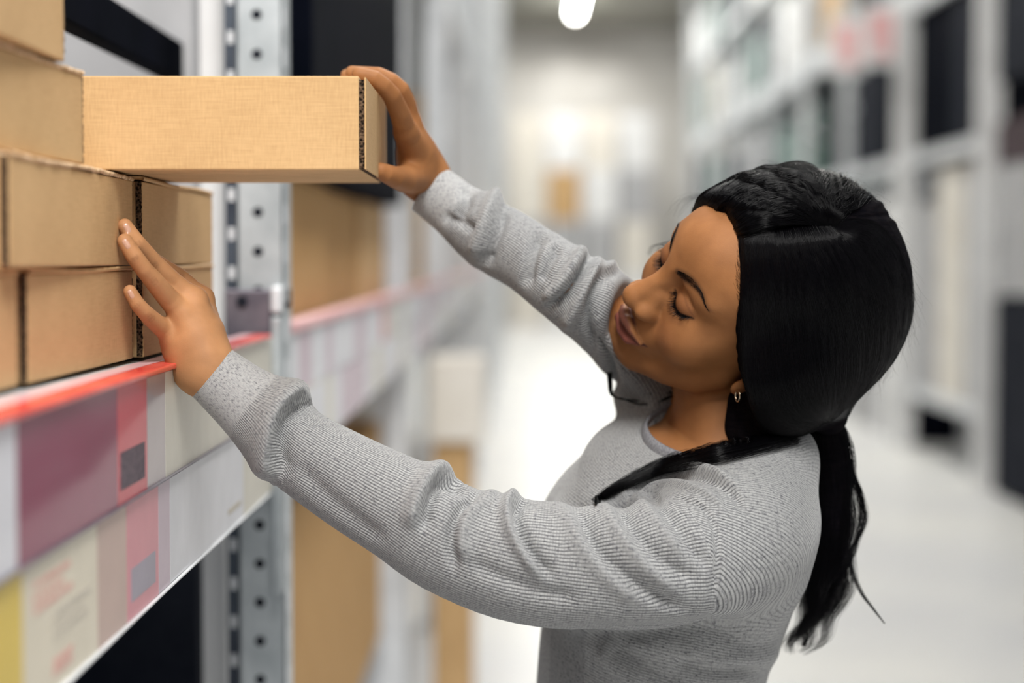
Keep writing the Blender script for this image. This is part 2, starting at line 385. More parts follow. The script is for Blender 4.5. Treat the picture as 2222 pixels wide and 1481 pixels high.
# ------------------------------------------------------------------ goods and racking in the background
def goods(name, x0, x1, y0, y1, z0, z1, m, label, cat='box', group=None, flaps=True):
    """a closed carton: body, two top flaps meeting at a taped seam"""
    cx, cy = (x0 + x1) / 2, (y0 + y1) / 2
    root = empty(name, (cx, cy, z0)); tag(root, label, cat, group)
    hx, hy, h = (x1 - x0) / 2, (y1 - y0) / 2, z1 - z0
    mb = MB(); mb.box(-hx, hx, -hy, hy, 0, h - .005); mb.build('body', M[m], root, bevel=min(.006, h * .06))
    if flaps:
        mb = MB(); mb.box(-hx, -.003, -hy, hy, h - .0045, h); mb.build('flap', M[m], root)
        mb = MB(); mb.box(.003, hx, -hy, hy, h - .0045, h); mb.build('flap', M[m], root)
    return root
goods('cardboard_box', -.86, -.335, 2.74, 3.30, 1.403, 1.62, 'card_b', 'brown carton on the shelf right behind the perforated upright')
goods('cardboard_box', -.84, -.345, 3.34, 3.98, 1.403, 1.62, 'card_b', 'brown carton on the shelf, second behind the perforated upright')
goods('cardboard_box', -.84, -.335, 4.03, 4.70, 1.403, 1.62, 'card', 'lighter brown carton on the shelf, third behind the perforated upright')
goods('storage_tote', -.95, -.296, 2.74, 4.78, 1.625, 2.58, 'black', 'large black tote above the long box, behind the perforated upright', 'crate')
goods('cardboard_box', -1.0, -.345, 2.74, 3.70, .545, 1.13, 'card_b', 'big ochre carton under the shelf, right behind the perforated upright')
goods('cardboard_box', -.98, -.36, 3.76, 4.86, .545, 1.09, 'card_b', 'big ochre carton under the shelf, second behind the perforated upright')
goods('cardboard_box', -.95, -.42, 5.20, 5.90, .542, 1.20, 'cream', 'tall pale carton low in the left racking, behind the ochre cartons')
goods('cardboard_box', -.29, -.12, 5.95, 6.45, .93, 1.18, 'cream', 'pale carton with a bright top sticking out into the aisle')
goods('cardboard_box', -.28, -.16, 6.0, 6.40, .0, .925, 'card', 'narrow brown carton standing under the pale one in the aisle')
goods('cardboard_box', -.95, -.42, 5.3, 7.6, 1.41, 1.72, 'cream', 'long pale carton on the tag height shelf, second bay')
for k in (0, 1):
    beam('pallet_deck', -1.4, -.41 if k else -.372, YP[k] + .15, YP[k + 1] - .05, .44, .54, 'greyst', 'grey deck under the ochre cartons' if k == 0 else 'grey deck low in the second bay of the left racking', None, 'shelf')
goods('grey_carton', -1.05, -.418, 2.47, 2.72, 1.403, 2.9, 'greyst', 'big grey beige carton seen above the cardboard boxes, left of the white post')
mb = MB(); mb.box(-.400, -.370, 2.40, 2.45, 0, 3.2)
tag(mb.build('rear_post', M['white'], bevel=.003), 'white post seen just left of the perforated upright', 'rack post')
mb = MB(); mb.box(-.455, -.43, 1.50, 2.465, 1.722, 1.772); tag(mb.build('brace_bar', M['black'], bevel=.004), 'black bar slanting behind the topmost boxes', 'bar')  # brace, no shelf rail; its end just meets the grey carton
goods('storage_tote', -1.05, -.418, 2.47, 2.72, .545, 1.33, 'navy', 'dark filler box added for the shade under the near shelf', 'crate')  # filler box, its dark colour stands for the gloom under the shelf
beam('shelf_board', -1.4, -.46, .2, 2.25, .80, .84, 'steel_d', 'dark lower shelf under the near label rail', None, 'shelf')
# goods on the left upper decks
random.seed(12)
cols = [('cream', 'cream'), ('card', 'brown'), ('green', 'green'), ('white', 'white'), ('navy', 'dark'), ('card', 'brown')]
for k in range(1, 6):
    for z, nm_ in ((1.405, 'tag height'), (2.745, 'upper'), (4.025, 'high')):
        y = YP[k - 1] + .15
        if (k == 1) or (k == 2 and z < 2): continue
        for pos_ in ('near', 'middle', 'far'):
            L = random.uniform(.55, .8); m, cn_ = random.choice(cols)
            goods('stock_box', -1.3, -.42 - random.uniform(0, .1), y, y + L, z, z + random.uniform(.35, .95), m,
                  'blurred %s carton, %s end of the %s shelf, %s bay of the left racking' % (cn_, pos_, nm_, ORD[k - 1]), 'box', 'goods on the left shelves')
            y += L + .06
# right racking across the aisle
XR = 3.0
YR = [12.5 + 2.75 * i for i in range(9)]
for i, y in enumerate(YR):
    root = empty('rack_upright', (XR + .5, y, 0)); tag(root, 'pale ladder upright of the right racking, %s from the near end' % ORD[i], 'rack post', 'right rack uprights')
    for nm_, x in (('post', -.5), ('post', .5)):
        mb = MB(); w_ = .08 if i < 2 else .05; mb.box(x - w_, x + w_, -.04, .04, 0, 6.6); mb.build(nm_, M['white' if i < 2 else 'steel_l'], root)
    for q in range(5):
        mb = MB(); z = .4 + q * 1.25; mb.bar((-.45, 0, z), (.45, 0, z + .6), .04, .03); mb.build('brace', M['steel_l'], root)
        mb = MB(); mb.bar((.45, 0, z + .62), (-.45, 0, z + 1.22), .04, .03); mb.build('brace', M['steel_l'], root)
tiers = [(-.02, 'lowest'), (2.30, 'second'), (3.62, 'third'), (4.9, 'top')]
for i in range(len(YR) - 1):
    for z, nm_ in tiers[1:]:
        for x_, sd in ((XR, 'front'), (XR + .98, 'rear')):
            beam('shelf_beam', x_, x_ + .05, YR[i] + .05, YR[i + 1] - .05, z - .10 if z != 3.62 else z - .24, z, 'steel_l', 'grey %s beam under the %s tier, %s bay of the right racking' % (sd, nm_, ORD[i]), 'right rack beams')
def rgoods(i, z0, z1, u0, u1, m, label, x0=XR + .06, x1=XR + .95, cat='box'):
    ya, yb_ = YR[i] + .08, YR[i + 1] - .08; L = yb_ - ya
    return goods('stock_box', x0, x1, ya + L * u0, ya + L * u1 - .03, z0, z1, m, label, cat, 'goods in the right racking')
rgoods(0, 2.32, 3.44, 0, .5, 'navy', 'dark blue stack in the first bay of the right racking, second tier, near half')
rgoods(0, 2.32, 3.44, .5, 1, 'black', 'black stack in the first bay of the right racking, second tier, far half')
rgoods(0, 3.64, 4.70, 0, 1, 'navy', 'dark stack on the third tier, first bay of the right racking')
rgoods(0, .50, 2.10, 0, .34, 'greyst', 'tall grey carton low in the first bay of the right racking')
rgoods(0, .50, 2.16, .34, .68, 'cream', 'tall cream carton low in the first bay of the right racking')
rgoods(0, .50, 1.90, .68, 1, 'greyst', 'grey carton at the far end low in the first right bay')
beam('shelf_board', XR, XR + .95, YR[0] + .1, YR[1] - .1, .42, .495, 'steel_l', 'pale low deck of the first bay of the right racking', None, 'shelf')
goods('storage_crate', 3.02, 3.50, 15.45, 15.9, .0, .43, 'black', 'black low crate on the floor under the second right bay', 'crate')
rgoods(1, .0, 1.95, .25, .5, 'white', 'white carton stack low in the second right bay, near half')
rgoods(1, .0, 2.05, .5, 1, 'greyst', 'grey carton stack low in the second right bay, far half')
rgoods(1, 2.32, 3.1, .0, .45, 'black', 'black stack on the second tier of the second right bay')
rgoods(1, 2.32, 3.3, .5, 1, 'navy', 'dark stack on the second tier of the second right bay')
rgoods(1, 3.64, 4.6, .1, 1, 'navy', 'dark stack on the third tier of the second right bay')
rgoods(2, .0, 1.6, 0, 1, 'cream', 'cream stack low in the third right bay')
rgoods(2, 2.32, 3.2, .1, .6, 'black', 'black box on the second tier of the third right bay')
rgoods(2, 3.64, 4.5, .3, .7, 'card', 'brown carton on the third tier of the third right bay')
cols2 = [('white', 'white'), ('green', 'green'), ('white', 'white'), ('navy', 'dark'), ('cream', 'cream'), ('navy', 'dark'), ('green', 'green')]
for i in range(3, 8):
    for z, nm_ in tiers:
        for u in (0, .5):
            m, cn_ = random.choice(cols2 if z > 3 else ([('navy', 'dark'), ('green', 'green'), ('navy', 'dark'), ('greyst', 'grey')] if z > 2 else cols2[:3]))
            rgoods(i, z + .02, z + random.uniform(.6, .98) if z > 1 else random.uniform(1.2, 1.9), u, u + random.uniform(.35, .5), m, 'blurred %s stack, %s tier of the %s right bay, %s half' % (cn_, nm_, ORD[i], 'near' if u == 0 else 'far'))
# bay at the right edge of the picture
goods('stock_box', 3.0, 3.9, 10.6, 12.3, 2.6, 4.2, 'navy', 'dark stack high at the right edge of the picture')
goods('stock_box', 3.0, 3.9, 10.6, 12.3, .02, 1.25, 'navy', 'dark stack low at the right edge of the picture')
goods('stock_box', 3.0, 3.9, 10.6, 12.3, 2.08, 2.35, 'maroon', 'dark red crate at the right edge of the picture', 'crate')
goods('stock_box', 3.0, 3.9, 10.6, 12.3, 1.27, 2.07, 'greyst', 'grey stack at the right edge of the picture')
# hanging signs
for px, Y, z, nm_, w in ((1832, 16.4, 3.28, 'lower left', .30), (1906, 14.9, 3.20, 'upper right', .30)):
    x = (px - 1134) * Y / F
    root = empty('aisle_sign', (x, Y, z)); tag(root, 'white sign with a faded red panel, %s one of the pair' % nm_, 'sign', 'red and white aisle signs')
    mb = MB(); mb.box(-w / 2, w / 2, -.01, .01, -.24, .24); mb.build('board', M['white'], root, bevel=.004)
    mb = MB(); mb.box(-w * .30, w * .30, -.013, -.0102, -.17, .17); mb.build('red_panel', mat('sign_red', (.86, .45, .45), .5, build=noisy((.84, .30, .30), (.90, .66, .66), 5)), root)
    mb = MB(); mb.box(-.012, .012, -.008, .008, .241, 3.56 - z); mb.box(-.012, XR - x + .01, -.012, .012, 3.53 - z, 3.56 - z); mb.build('arm', M['steel'], root)
# ceiling lamp row
lampm = bpy.data.materials.new('lamp_tube'); lampm.use_nodes = True
lampm.node_tree.nodes['Principled BSDF'].inputs['Emission Color'].default_value = (1, 1, .93, 1); lampm.node_tree.nodes['Principled BSDF'].inputs['Emission Strength'].default_value = 55
for k in range(8):
    y0 = 8.6 + k * 4.1
    root = empty('ceiling_lamp', (1.1, y0, 6.6)); tag(root, 'long bright tube lamp under the ceiling, %s counting down the aisle' % ORD[k], 'lamp', 'lamp row above the aisle')
    mb = MB(); mb.tube([(0, 0, 0), (0, 3.5, 0)], .05, 12); mb.build('tube', lampm, root)
    mb = MB(); mb.box(-.09, .09, -.05, 3.55, .055, .12); mb.box(-.01, .01, .5, .52, .12, .2); mb.box(-.01, .01, 3.0, 3.02, .12, .2); mb.build('fitting', M['steel'], root)
# pallets of pale goods at the end of the aisle
random.seed(5)
xs = [-.25, .55, 1.3, 2.1, 2.85]
for r_, (z0, z1) in enumerate(((0.0, 1.15), (1.153, 2.3), (2.303, 3.4), (3.403, 4.6))):
    for c_ in range(4):
        m, cn_ = random.choice([('cream', 'cream'), ('white', 'white'), ('white', 'white'), ('card', 'brown'), ('cream', 'cream'), ('greyst', 'grey')])
        goods('stock_box', xs[c_], xs[c_ + 1] - .06, 42 + (r_ % 2) * .0, 43.5, z0, z1, m, 'blurred %s stack at the far end of the aisle, %s layer, %s from the left' % (cn_, ORD[r_], ORD[c_]), 'box', 'goods at the far end of the aisle')

# ================================================================== implicit surfaces
def nrm(v): v = np.asarray(v, float); return v / (np.linalg.norm(v, axis=-1, keepdims=True) + 1e-12)
class Ell:
    def __init__(s, c, r, R=None): s.c = np.array(c, float); s.r = np.array(r, float); s.R = R
    def __call__(s, p):
        q = p - s.c
        if s.R is not None: q = q @ s.R
        k = np.linalg.norm(q / s.r, axis=1); g = np.linalg.norm(q / s.r ** 2, axis=1) + 1e-9
        return k * (k - 1) / g
class Cone:
    """round cone between two balls"""
    def __init__(s, a, b, ra, rb): s.a = np.array(a, float); s.b = np.array(b, float); s.ra = ra; s.rb = rb
    def __call__(s, p):
        d = s.b - s.a; L = d @ d + 1e-12; t = np.clip((p - s.a) @ d / L, 0, 1)
        return np.linalg.norm(p - s.a - t[:, None] * d, axis=1) - (s.ra + (s.rb - s.ra) * t)
class Chain:
    def __init__(s, pts, rr): s.c = [Cone(pts[i], pts[i + 1], rr[i], rr[i + 1]) for i in range(len(pts) - 1)]
    def __call__(s, p):
        d = s.c[0](p)
        for c in s.c[1:]: d = np.minimum(d, c(p))
        return d
class Plane:
    def __init__(s, o, n): s.o = np.array(o, float); s.n = nrm(n)
    def __call__(s, p): return (p - s.o) @ s.n
class Loc:
    """primitive living in a local frame: p_local = (p - t) @ R / S"""
    def __init__(s, prim, R, t, S=1.0): s.p = prim; s.R = R; s.t = t; s.S = S
    def __call__(s, p): return s.p((p - s.t) @ s.R / s.S) * s.S
def catmull(P, n):
    P = np.asarray(P, float); Q = np.vstack([2 * P[0] - P[1], P, 2 * P[-1] - P[-2]]); out = []
    for i in range(len(P) - 1):
        p0, p1, p2, p3 = Q[i:i + 4]
        for t in np.linspace(0, 1, n, endpoint=False):
            out.append(.5 * ((2 * p1) + (-p0 + p2) * t + (2 * p0 - 5 * p1 + 4 * p2 - p3) * t * t + (-p0 + 3 * p1 - 3 * p2 + p3) * t ** 3))
    out.append(P[-1]); return np.array(out)
class Tube:
    """swept elliptic tube: pts, half-axes a (along e1) and b (along e2), reference directions for e1"""
    def __init__(s, pts, a, b, ref, n=4, cap=1.0):
        s.cap = cap
        s.c = catmull(pts, n); s.a = catmull(np.array(a)[:, None], n)[:, 0]; s.b = catmull(np.array(b)[:, None], n)[:, 0]
        ref = np.asarray(ref, float)
        if ref.ndim == 1: ref = np.repeat(ref[None], len(pts), 0)
        ref = catmull(ref, n)
        t = np.gradient(s.c, axis=0); t = nrm(t); s.t = t
        s.e1 = nrm(ref - (ref * t).sum(1, keepdims=True) * t); s.e2 = np.cross(t, s.e1)
        s.s = np.r_[0, np.cumsum(np.linalg.norm(np.diff(s.c, axis=0), axis=1))]
    def coords(s, p):
        best = np.full(len(p), 1e9); bt = np.zeros(len(p)); bi = np.zeros(len(p), int)
        for i in range(len(s.c) - 1):
            d = s.c[i + 1] - s.c[i]; L = d @ d; u = (p - s.c[i]) @ d / L; t = np.clip(u, 0, 1)
            q = ((p - s.c[i] - t[:, None] * d) ** 2).sum(1); m = q < best
            best[m] = q[m]; bt[m] = t[m]; bi[m] = i
        i, t = bi, bt[:, None]; L = lambda A: A[i] * (1 - t) + A[i + 1] * t
        c = L(s.c); e1 = nrm(L(s.e1)); e2 = nrm(L(s.e2)); tt = nrm(L(s.t)); a = s.a[i] * (1 - bt) + s.a[i + 1] * bt; b = s.b[i] * (1 - bt) + s.b[i + 1] * bt
        q = p - c; x = (q * e1).sum(1); y = (q * e2).sum(1); z = (q * tt).sum(1)
        return s.s[i] * (1 - bt) + s.s[i + 1] * bt, x, y, z, a, b
    def __call__(s, p):
        S_, x, y, z, a, b = s.coords(p); m = np.minimum(a, b)
        m = m * s.cap; k = np.sqrt((x / a) ** 2 + (y / b) ** 2 + (z / m) ** 2); g = np.sqrt((x / a ** 2) ** 2 + (y / b ** 2) ** 2 + (z / m ** 2) ** 2) + 1e-9
        return k * (k - 1) / g
class Field:
    def __init__(s): s.ops = []
    def add(s, prim, k=0.0): s.ops.append((1, prim, k)); return s
    def sub(s, prim, k=0.0): s.ops.append((-1, prim, k)); return s
    def cut(s, prim, k=0.0): s.ops.append((0, prim, k)); return s      # keep only the inside of prim
    def ev(s, p, use=None):
        d = np.full(len(p), 1.0)
        for j, (o, pr, k) in enumerate(s.ops):
            if use is not None and not use[j]: continue
            e = pr(p)
            if o == 1:
                if k > 0: h = np.maximum(k - np.abs(d - e), 0) / k; d = np.minimum(d, e) - h * h * k * .25
                else: d = np.minimum(d, e)
            else:
                if o == -1: e = -e
                if k > 0: h = np.maximum(k - np.abs(d - e), 0) / k; d = np.maximum(d, e) + h * h * k * .25
                else: d = np.maximum(d, e)
        return d
    def grad(s, p, e=.0008):
        return nrm(np.stack([s.ev(p + np.eye(3)[i] * e) - s.ev(p - np.eye(3)[i] * e) for i in range(3)], 1))
def surface(field, lo, hi, h, B=14):
    """sparse surface nets of the zero set"""
    lo = np.array(lo, float); hi = np.array(hi, float); nb = np.ceil((hi - lo) / (h * B)).astype(int)
    gi = np.stack(np.meshgrid(*[np.arange(n) for n in nb], indexing='ij'), -1).reshape(-1, 3)
    cen = lo + (gi + .5) * B * h; rad = B * h * .5 * 1.7321 * 1.15 + 1.5 * h
    D = np.stack([pr(cen) for _, pr, _ in field.ops], 1); d0 = field.ev(cen)
    act = np.abs(d0) < rad * 1.25 + .002
    gi, cen, D, d0 = gi[act], cen[act], D[act], d0[act]
    ax = np.arange(-1, B + 1); lat = np.stack(np.meshgrid(ax, ax, ax, indexing='ij'), -1).reshape(-1, 3); n = B + 2
    VK = []; VP = []; QK = []
    big = np.int64(1 << 20)
    key = lambda c: (c[:, 0] * big + c[:, 1]) * big + c[:, 2]
    off = np.stack(np.meshgrid([0, 1], [0, 1], [0, 1], indexing='ij'), -1).reshape(-1, 3)
    for g, c0, Dr in zip(gi, cen, D):
        base = g * B; use = []
        addmin = min([Dr[j] for j, o in enumerate(field.ops) if o[0] == 1])
        for j, (o, pr, k) in enumerate(field.ops):
            if o == 1: use.append(Dr[j] < addmin + 2 * rad + k + .004)
            elif o == -1: use.append(Dr[j] < rad * 1.3 + k + .004)
            else: use.append(Dr[j] > -rad * 1.3 - k - .004)
        f = field.ev(lo + (lat + base) * h, use).reshape(n, n, n)
        if f.min() > 0 or f.max() < 0: continue
        s_ = f < 0
        # cells -1..B-1
        acc = np.zeros((n - 1, n - 1, n - 1, 3)); cnt = np.zeros((n - 1, n - 1, n - 1))
        for d in range(3):
            for o1 in (0, 1):
                for o2 in (0, 1):
                    sl0 = [slice(0, n - 1)] * 3; oth = [k for k in range(3) if k != d]
                    sl0[oth[0]] = slice(o1, n - 1 + o1); sl0[oth[1]] = slice(o2, n - 1 + o2)
                    sl1 = list(sl0); sl1[d] = slice(1, n)
                    A_ = f[tuple(sl0)]; B_ = f[tuple(sl1)]; cr_ = (A_ < 0) != (B_ < 0)
                    t = np.where(cr_, A_ / np.where(cr_, A_ - B_, 1), 0)
                    v = np.zeros(A_.shape + (3,)); v[..., d] = t; v[..., oth[0]] = o1; v[..., oth[1]] = o2
                    acc += v * cr_[..., None]; cnt += cr_
        idx = np.argwhere(cnt > 0)
        pos = acc[cnt > 0] / cnt[cnt > 0][:, None] + idx - 1 + base
        VK.append(key(idx - 1 + base + 8)); VP.append(pos)
        for d in range(3):
            u, w = [(1, 2), (2, 0), (0, 1)][d]
            sl0 = [slice(1, n - 1)] * 3; sl1 = list(sl0); sl1[d] = slice(2, n)
            a = s_[tuple(sl0)]; b = s_[tuple(sl1)]
            for cond, flip in ((a & ~b, False), (~a & b, True)):
                e = np.argwhere(cond) + base + 8
                if not len(e): continue
                du = np.eye(3, dtype=int)[u]; dw = np.eye(3, dtype=int)[w]
                q = [key(e - du - dw), key(e - dw), key(e), key(e - du)]
                QK.append(np.stack(q if not flip else q[::-1], 1))
    VK = np.concatenate(VK); VP = np.concatenate(VP); QK = np.concatenate(QK)
    uk, first = np.unique(VK, return_index=True); V = lo + VP[first] * h
    Q = np.searchsorted(uk, QK); Q = np.minimum(Q, len(uk) - 1); ok = (uk[Q] == QK).all(1); Q = Q[ok]
    used = np.zeros(len(V), bool); used[Q] = True; rm = np.cumsum(used) - 1
    return V[used], rm[Q]
def vnormals(V, Q):
    fn = np.cross(V[Q[:, 2]] - V[Q[:, 0]], V[Q[:, 3]] - V[Q[:, 1]]); n = np.zeros_like(V)
    for k in range(4):
        for c in range(3): n[:, c] += np.bincount(Q[:, k], fn[:, c], len(V))
    return nrm(n)
def relax(V, Q, it=1, lam=.5):
    for _ in range(it):
        s = np.zeros_like(V); c = np.zeros(len(V))
        for a, b in ((0, 1), (1, 2), (2, 3), (3, 0)):
            for i, j in ((a, b), (b, a)):
                for k in range(3): s[:, k] += np.bincount(Q[:, i], V[Q[:, j], k], len(V))
                c += np.bincount(Q[:, i], minlength=len(V))
        V = V + lam * (s / np.maximum(c, 1)[:, None] - V)
    return V
def smooth(x, a, b):
    t = np.clip((x - a) / (b - a), 0, 1); return t * t * (3 - 2 * t)
def poly_dist(P, L):
    """signed distance (px) of points P to the polyline L in the picture; + = right of travel"""
    L = np.asarray(L, float); best = np.full(len(P), 1e9); sg = np.zeros(len(P)); tt = np.zeros(len(P)); cum = 0
    tot = np.linalg.norm(np.diff(L, axis=0), axis=1).sum()
    for i in range(len(L) - 1):
        d = L[i + 1] - L[i]; l = np.linalg.norm(d); t = np.clip((P - L[i]) @ d / l ** 2, 0, 1); q = P - L[i] - t[:, None] * d
        r = np.linalg.norm(q, axis=1); m = r < best
        best[m] = r[m]; sg[m] = np.sign(d[0] * q[m, 1] - d[1] * q[m, 0]); tt[m] = (cum + t[m] * l) / tot; cum += l
    return best * np.where(sg == 0, 1, sg), tt
def sculpt(V, Nn, folds, lo=-.45, hi=.15):
    """push vertices along their normals at creases and ridges; each (points, amount, width left, width right[, scale by end fade])"""
    P = Pj(V); view = nrm(CAM - V); fac = smooth((Nn * view).sum(1), lo, hi); D = np.zeros(len(V))
    for L, A, wl, wr in folds:
        Lc = catmull(np.array(L, float), 6); mn = Lc.min(0) - 3 * max(wl, wr); mx = Lc.max(0) + 3 * max(wl, wr)
        m = ((P > mn) & (P < mx)).all(1) & (fac > 0)
        if not m.any(): continue
        d, t = poly_dist(P[m], Lc); w = np.where(d > 0, wl, wr)
        D[m] += A * np.exp(-(d / w) ** 2) * np.clip(np.minimum(t, 1 - t) * 6 + .12, 0, 1)
    return V + Nn * (D * fac)[:, None]

# ================================================================== the person
HR = np.array([[0.19291585, 0.43720557, -0.87842744], [-0.65394229, -0.61015182, -0.44729659], [-0.73153466, 0.66073145, 0.16819925]])
HT = np.array([0.19060785, 1.76515564, 1.45095459]); HS = .00097
def H(x, y, z): return np.array([x, y, z], float) * HS @ HR.T + HT
def toH(p): return (p - HT) @ HR / HS
def hp(prim): return Loc(prim, HR, HT, HS)
NEAR = np.array([W(452, 802, 1.655), W(520, 858, 1.652), W(590, 915, 1.648), W(645, 972, 1.645), W(765, 1047, 1.64), W(880, 1110, 1.632), W(975, 1168, 1.625),
                 W(1110, 1212, 1.62), W(1250, 1230, 1.62), W(1375, 1234, 1.624), W(1500, 1215, 1.64), W(1590, 1165, 1.668)])
NR = np.array([.0255, .0300, .0365, .0360, .0405, .0445, .0470, .0515, .0530, .0545, .0560, .0560])
FAR = np.array([W(926, 405, 1.862), W(985, 450, 1.85), W(1065, 510, 1.825), W(1150, 560, 1.80), W(1232, 620, 1.775), W(1322, 682, 1.80), W(1400, 755, 1.855), W(1450, 845, 1.915)])
FR = np.array([.0260, .0275, .0335, .0330, .0355, .0405, .0470, .0500])
TOR = np.array([[.118, 1.87, .93], [.120, 1.865, 1.03], [.126, 1.85, 1.12], [.139, 1.832, 1.19], [.148, 1.812, 1.245], [.155, 1.798, 1.285]])
TA = np.array([.112, .110, .110, .117, .121, .104]); TB_ = np.array([.165, .145, .138, .145, .150, .135])
NB = W(1568, 948, 1.785)                                           # middle of the neckline
NAX = nrm(np.array([.02, -.33, .94]))                               # normal of the neckline
# ---- body (one continuous skin)
body = Field()
hd = lambda pr, k=0: body.add(hp(pr), k * HS)
hs = lambda pr, k=0: body.sub(hp(pr), k * HS)
hd(Ell((0, 45, -8), (74, 86, 98)))
hd(Ell((0, 2, 22), (62, 78, 62)), 14)
for s in (-1, 1):
    hd(Chain([(s * 46, -34, 8), (s * 42, -50, 22), (s * 28, -62, 46), (s * 9, -72, 63)], [16, 15, 14, 13]), 22)
hd(Ell((0, -71, 70), (17, 15, 13)), 12)
hd(Ell((0, -33, 69), (29, 28, 25.5)), 12)
for s in (-1, 1): hd(Ell((s * 39, -6, 55), (24, 25, 24)), 20)
hd(Ell((0, 62, 34), (58, 42, 57)), 16)
for s in (-1, 1): hd(Cone((s * 6, 42, 79.5), (s * 42, 46, 64.5), 9, 9), 14)
for s in (-1, 1): hs(Ell((s * 30, 26, 93), (17.5, 14, 13)), 12); hs(Ell((s * 17.5, 34, 92), (6.5, 9, 9)), 9)
hd(Chain([(0, 35, 82), (0, 14, 96), (0, -2, 104.5)], [8.5, 8.4, 10.4]), 10)
for s in (-1, 1): hd(Cone((s * 8, 8, 89), (s * 11, -3, 92), 8, 8.5), 7)
for s in (-1, 1): hd(Ell((s * 14.5, -8.5, 93.5), (7.8, 7.8, 12)), 6.5)
hd(Ell((0, -6, 107), (10, 8, 7.5)), 6)
for s in (-1, 1): hs(Ell((s * 10, -18.5, 96.5), (4.0, 4.6, 7.5)), 2.0)
# lips
hd(Chain([(-25, -39.5, 86), (-14, -34.5, 95), (-5, -31.5, 99.5), (0, -33, 99.5), (5, -31.5, 99.5), (14, -34.5, 95), (25, -39.5, 86)], [1.6, 4.2, 5.4, 5.2, 5.4, 4.2, 1.6]), 3)
hd(Chain([(-24, -40.5, 85), (-12, -46.5, 90.5), (0, -48, 92.5), (12, -46.5, 90.5), (24, -40.5, 85)], [1.6, 6.0, 6.8, 6.0, 1.6]), 3)
hs(Chain([(-27, -39.5, 88), (-14, -40.3, 99), (0, -40.8, 103), (14, -40.3, 99), (27, -39.5, 88)], [.8, 1.3, 1.5, 1.3, .8]), 2.0)
hs(Cone((0, -20, 108.0), (0, -26, 108.6), 2.4, 2.8), 5)
# closed lids over the eyeballs
for s in (-1, 1):
    hd(Ell((s * 29, 28, 69.5), (15.5, 14.5, 14.5)), 3)
    hs(Chain([(s * 18, 37, 83), (s * 24, 41, 85.5), (s * 32, 41.5, 84), (s * 42, 35, 76)], [.2, .7, .8, .4]), 2.6)     # crease above the lid
    hs(Chain([(s * 15, 26, 79), (s * 21, 19.0, 82), (s * 28, 16.3, 82.2), (s * 36, 18.0, 79), (s * 43.5, 24.5, 72.5)], [.5, 1.6, 1.8, 1.6, .5]), 1.6)   # lash line
# ears
for s in (-1, 1):
    hd(Ell((s * 75, 2, -8), (5, 27, 16)), 5); hs(Ell((s * 81, 5, -6), (4, 15, 8)), 4); hd(Ell((s * 73.5, -24, 1), (4.2, 9, 7)), 4)
# neck, trunk, shoulders
body.add(Chain([H(0, -22, -34), H(0, -70, -22) * .6 + NB * .4, NB - NAX * .03, TOR[5]], [.044, .041, .046, .066]), .012)
body.add(Tube(TOR, TA - .022, TB_ - .022, (1, 0, 0), cap=.42), .03)
SB = NB - NAX * .045
body.add(Chain([SB, NEAR[-1] + [0, .03, .004]], [.038, .038]), .03); body.add(Chain([SB, FAR[-1]], [.038, .036]), .03)
body.add(Chain([NEAR[-1]] + [NEAR[i] for i in (9, 7, 6, 4, 2)] + [W(478, 823, 1.653), W(447, 795, 1.652)], [.043, .039, .035, .032, .028, .023, .0205, .0205]), .03)
body.add(Chain([FAR[-1], FAR[6], FAR[4], FAR[2], FAR[1], W(938, 398, 1.862), W(915, 378, 1.862)], [.038, .032, .024, .018, .0180, .0195, .0205]), .03)
for s in (-1, 1): body.add(Chain([(.118, 1.87 + s * .075, .93), (.112, 1.87 + s * .085, .55)], [.075, .05]), .04)

def finger(j, r, k=.004):
    body.add(Chain(j, r), k)
# near (left) hand: palm on the end of the box, back of the hand to the camera
wr = W(447, 797, 1.652)
mp, mr, mm, mi = W(379, 734, 1.655), W(399, 685, 1.652), W(421, 652, 1.662), W(436, 648, 1.690)
body.add(Chain([wr, mr * .5 + wr * .5, mr], [.0205, .0185, .0118]), .012)
body.add(Chain([wr, mm * .5 + wr * .5, mm], [.0195, .0185, .0115]), .012)
body.add(Chain([wr + [0, 0, -.004], mp * .55 + wr * .45, mp], [.0180, .0175, .0108]), .012)
body.add(Chain([wr, mi * .5 + wr * .5, mi], [.0180, .0175, .0110]), .012)
body.add(Cone(W(422, 800, 1.655), W(385, 757, 1.662), .0165, .0125), .012)
finger([mr, W(366, 648, 1.640), W(334, 609, 1.622), W(312, 584, 1.612), W(292, 556, 1.606), W(271, 523, 1.605)], [.0102, .0092, .0083, .0074, .0072, .0064], .006)
finger([mm, W(374, 612, 1.654), W(336, 574, 1.640), W(316, 549, 1.629), W(297, 527, 1.620), W(271, 490, 1.617)], [.0103, .0092, .0084, .0075, .0073, .0064], .006)
finger([mi, W(390, 604, 1.690), W(345, 575, 1.670), W(318, 556, 1.655), W(300, 540, 1.642)], [.0100, .0088, .0080, .0070, .0062], .005)
finger([mp, W(352, 711, 1.642), W(327, 690, 1.628), W(311, 674, 1.618), W(298, 659, 1.613), W(282, 632, 1.611)], [.0095, .0082, .0074, .0066, .0063, .0056], .006)
finger([W(455, 765, 1.680), W(440, 712, 1.715), W(415, 680, 1.735), W(392, 665, 1.74)], [.0125, .0105, .0092, .0078], .010)      # thumb, behind
for q_, r_ in ((mr, .0105), (mm, .0105), (mp, .0095), (mi, .0100)):
    d_ = nrm(CAM - q_); body.add(Ell(q_ + d_ * .0028, (r_ * .95,) * 3), .006)
for a_, b_ in (((440, 780, 1.640), mr), ((450, 770, 1.640), mm), ((428, 790, 1.642), mp)):
    o_ = W(*a_); d_ = nrm(CAM - b_); body.add(Cone(o_, b_ + d_ * .0068, .0050, .0040), .010)
